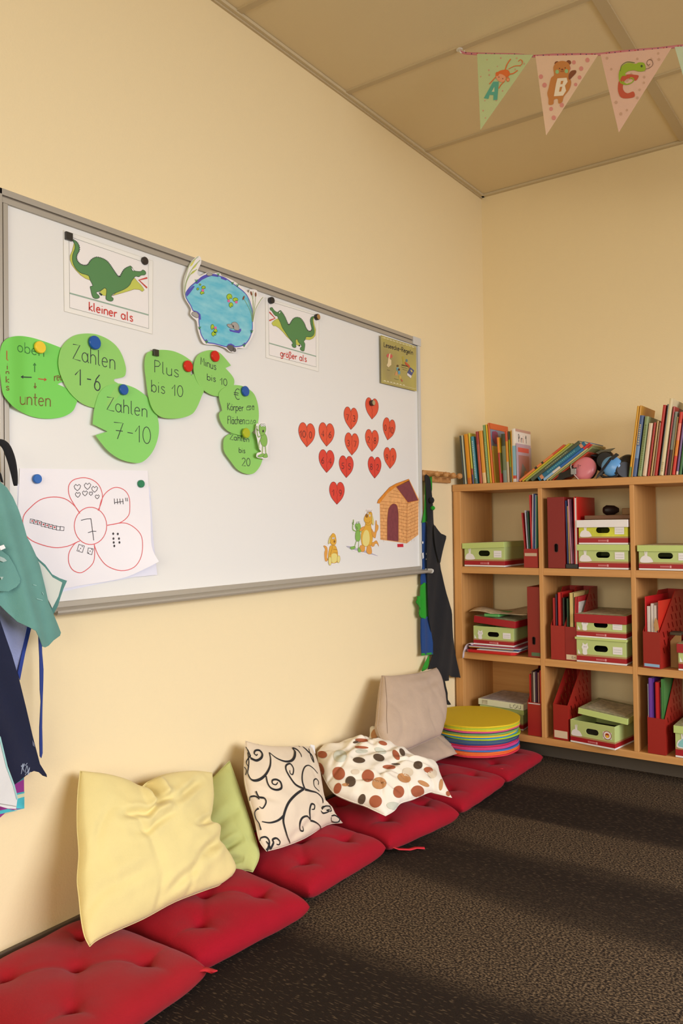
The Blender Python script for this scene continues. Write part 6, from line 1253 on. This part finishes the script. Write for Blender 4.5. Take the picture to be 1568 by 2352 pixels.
A1 = [(190,98),(566,104),(213,606)]; A2 = [(580,112),(1000,104),(652,644)]; A3 = [(1016,102),(1492,56),(1138,624)]; A4 = [(1512,52),(1960,18),(1660,560)]
OM = (222, 112, 50)
def dA(s, l):
    s([(235,395),(298,284),(335,284),(325,406),(298,408),(300,374),(274,372),(265,400)], (90,168,146), .0052, False); s([(288,352),(306,318),(306,352)], (206,210,164), .0056, False)
    s([(315,235),(345,210),(395,205),(410,235),(390,256),(350,262),(320,258)], OM); s([(318,245),(345,232),(380,250),(376,278),(350,288),(325,270)], (228,160,120), .0058)
    s(ell(325,233,12,14,0,10), OM, .006, False); s(ell(396,270,12,15,0,10), OM, .006, False); s(ell(397,271,7,9,0,10), (228,160,120), .0062, False)
    l([(318,250),(290,280),(272,300)], OM, .0036); l([(375,280),(350,305),(335,330)], OM, .0036); l([(375,215),(390,170),(415,132)], OM, .0042); l([(395,235),(430,230),(462,208)], OM, .004); l([(400,200),(440,180),(480,175),(495,152),(480,137),(465,150)], OM, .0026)
    for x, y in ((336,254),(362,264)): s(ell(x,y,3,4,0,8), (90,50,40), .0064, False)
def dB(s, l):
    BB = (196,128,66); BD_ = (130,74,44)
    s([(668,330),(685,260),(705,240),(700,190),(720,158),(760,145),(800,158),(812,190),(805,240),(820,290),(805,340),(770,385),(760,420),(735,430),(730,400),(705,405),(700,435),(670,438),(668,400),(660,365)], BB)
    for x, y in ((725,163),(803,156)): s(ell(x,y,17,16,0,12), BD_, .0048, False)
    for x, y in ((726,218),(788,214)): s(ell(x,y,12,14,0,12), (150,190,130), .0056, False)
    s([(805,272),(803,240),(820,212),(850,208),(852,225),(830,250)], BD_, .0055); s(ell(760,203,8,6,0,10), BD_, .006, False); l([(748,214),(760,218),(772,212)], BD_, .0016)
    for x, y in ((742,195),(780,192)): s(ell(x,y,3,4,0,8), (60,30,20), .006, False)
    s([(728,262),(790,258),(796,285),(778,312),(786,345),(765,378),(704,382),(718,300)], (236,220,196), .0058, False); s([(752,280),(768,278),(762,300),(748,302)], BB, .0062, False); s([(745,320),(760,318),(752,350),(738,352)], BB, .0062, False)
def dC(s, l):
    CC_ = (192,84,56)
    s([(1242,238),(1272,245),(1252,278),(1215,262),(1180,275),(1165,320),(1175,350),(1200,362),(1236,350),(1244,384),(1200,396),(1155,390),(1134,350),(1136,290),(1160,248),(1205,235)], CC_)
    G1 = (150,176,44); s([(1140,220),(1160,180),(1200,158),(1250,165),(1270,156),(1305,158),(1318,185),(1310,212),(1270,216),(1240,208),(1200,215),(1180,232),(1190,245),(1160,248),(1150,280),(1185,300),(1210,292),(1190,306),(1150,295),(1138,260)], G1, .0058)
    l([(1160,280),(1190,302),(1225,290),(1238,270),(1222,258),(1210,268)], G1, .0034, .006); s(ell(1291,180,7,8,0,10), (60,70,40), .0064, False)
    l([(1318,200),(1345,192),(1366,170),(1360,142),(1338,138),(1325,158),(1335,175),(1348,165)], (110,76,56), .0015); l([(1148,215),(1158,175),(1195,152),(1245,158)], (96,120,40), .0022, .0062)
pennant(A1, (190,204,150), (204,160,130), dA, 'pale green pennant with a monkey and the letter A', dots=scat(A1, 22, 5, 0))
pennant(A2, (228,194,166), (214,140,130), dB, 'pink dotted pennant with a bear and the letter B', dots=scat(A2, 16, 13, 0))
pennant(A3, (222,182,160), (200,160,134), dC, 'rose pennant with a chameleon and the letter C', dots=scat(A3, 18, 9, 0))
pennant(A4, (196,210,180), (204,180,150), None, 'pale green pennant cut off by the right picture edge', dots=scat(A4, 10, 6, 0))
g = MB(); g.cyl(H_+Vector((0, 0, -.004)), H_+Vector((0, 0, .006)), .012, .012, M((220, 214, 200), .4), 16); g.tube([H_+Vector((0, 0, -.003)), H_+Vector((.004, 0, -.014)), H_+Vector((.012, .003, -.018)), H_+Vector((.018, .004, -.010))], .0025, M((226, 220, 206), .4)); sobjp(g.obj('ceiling_hook'), bt)
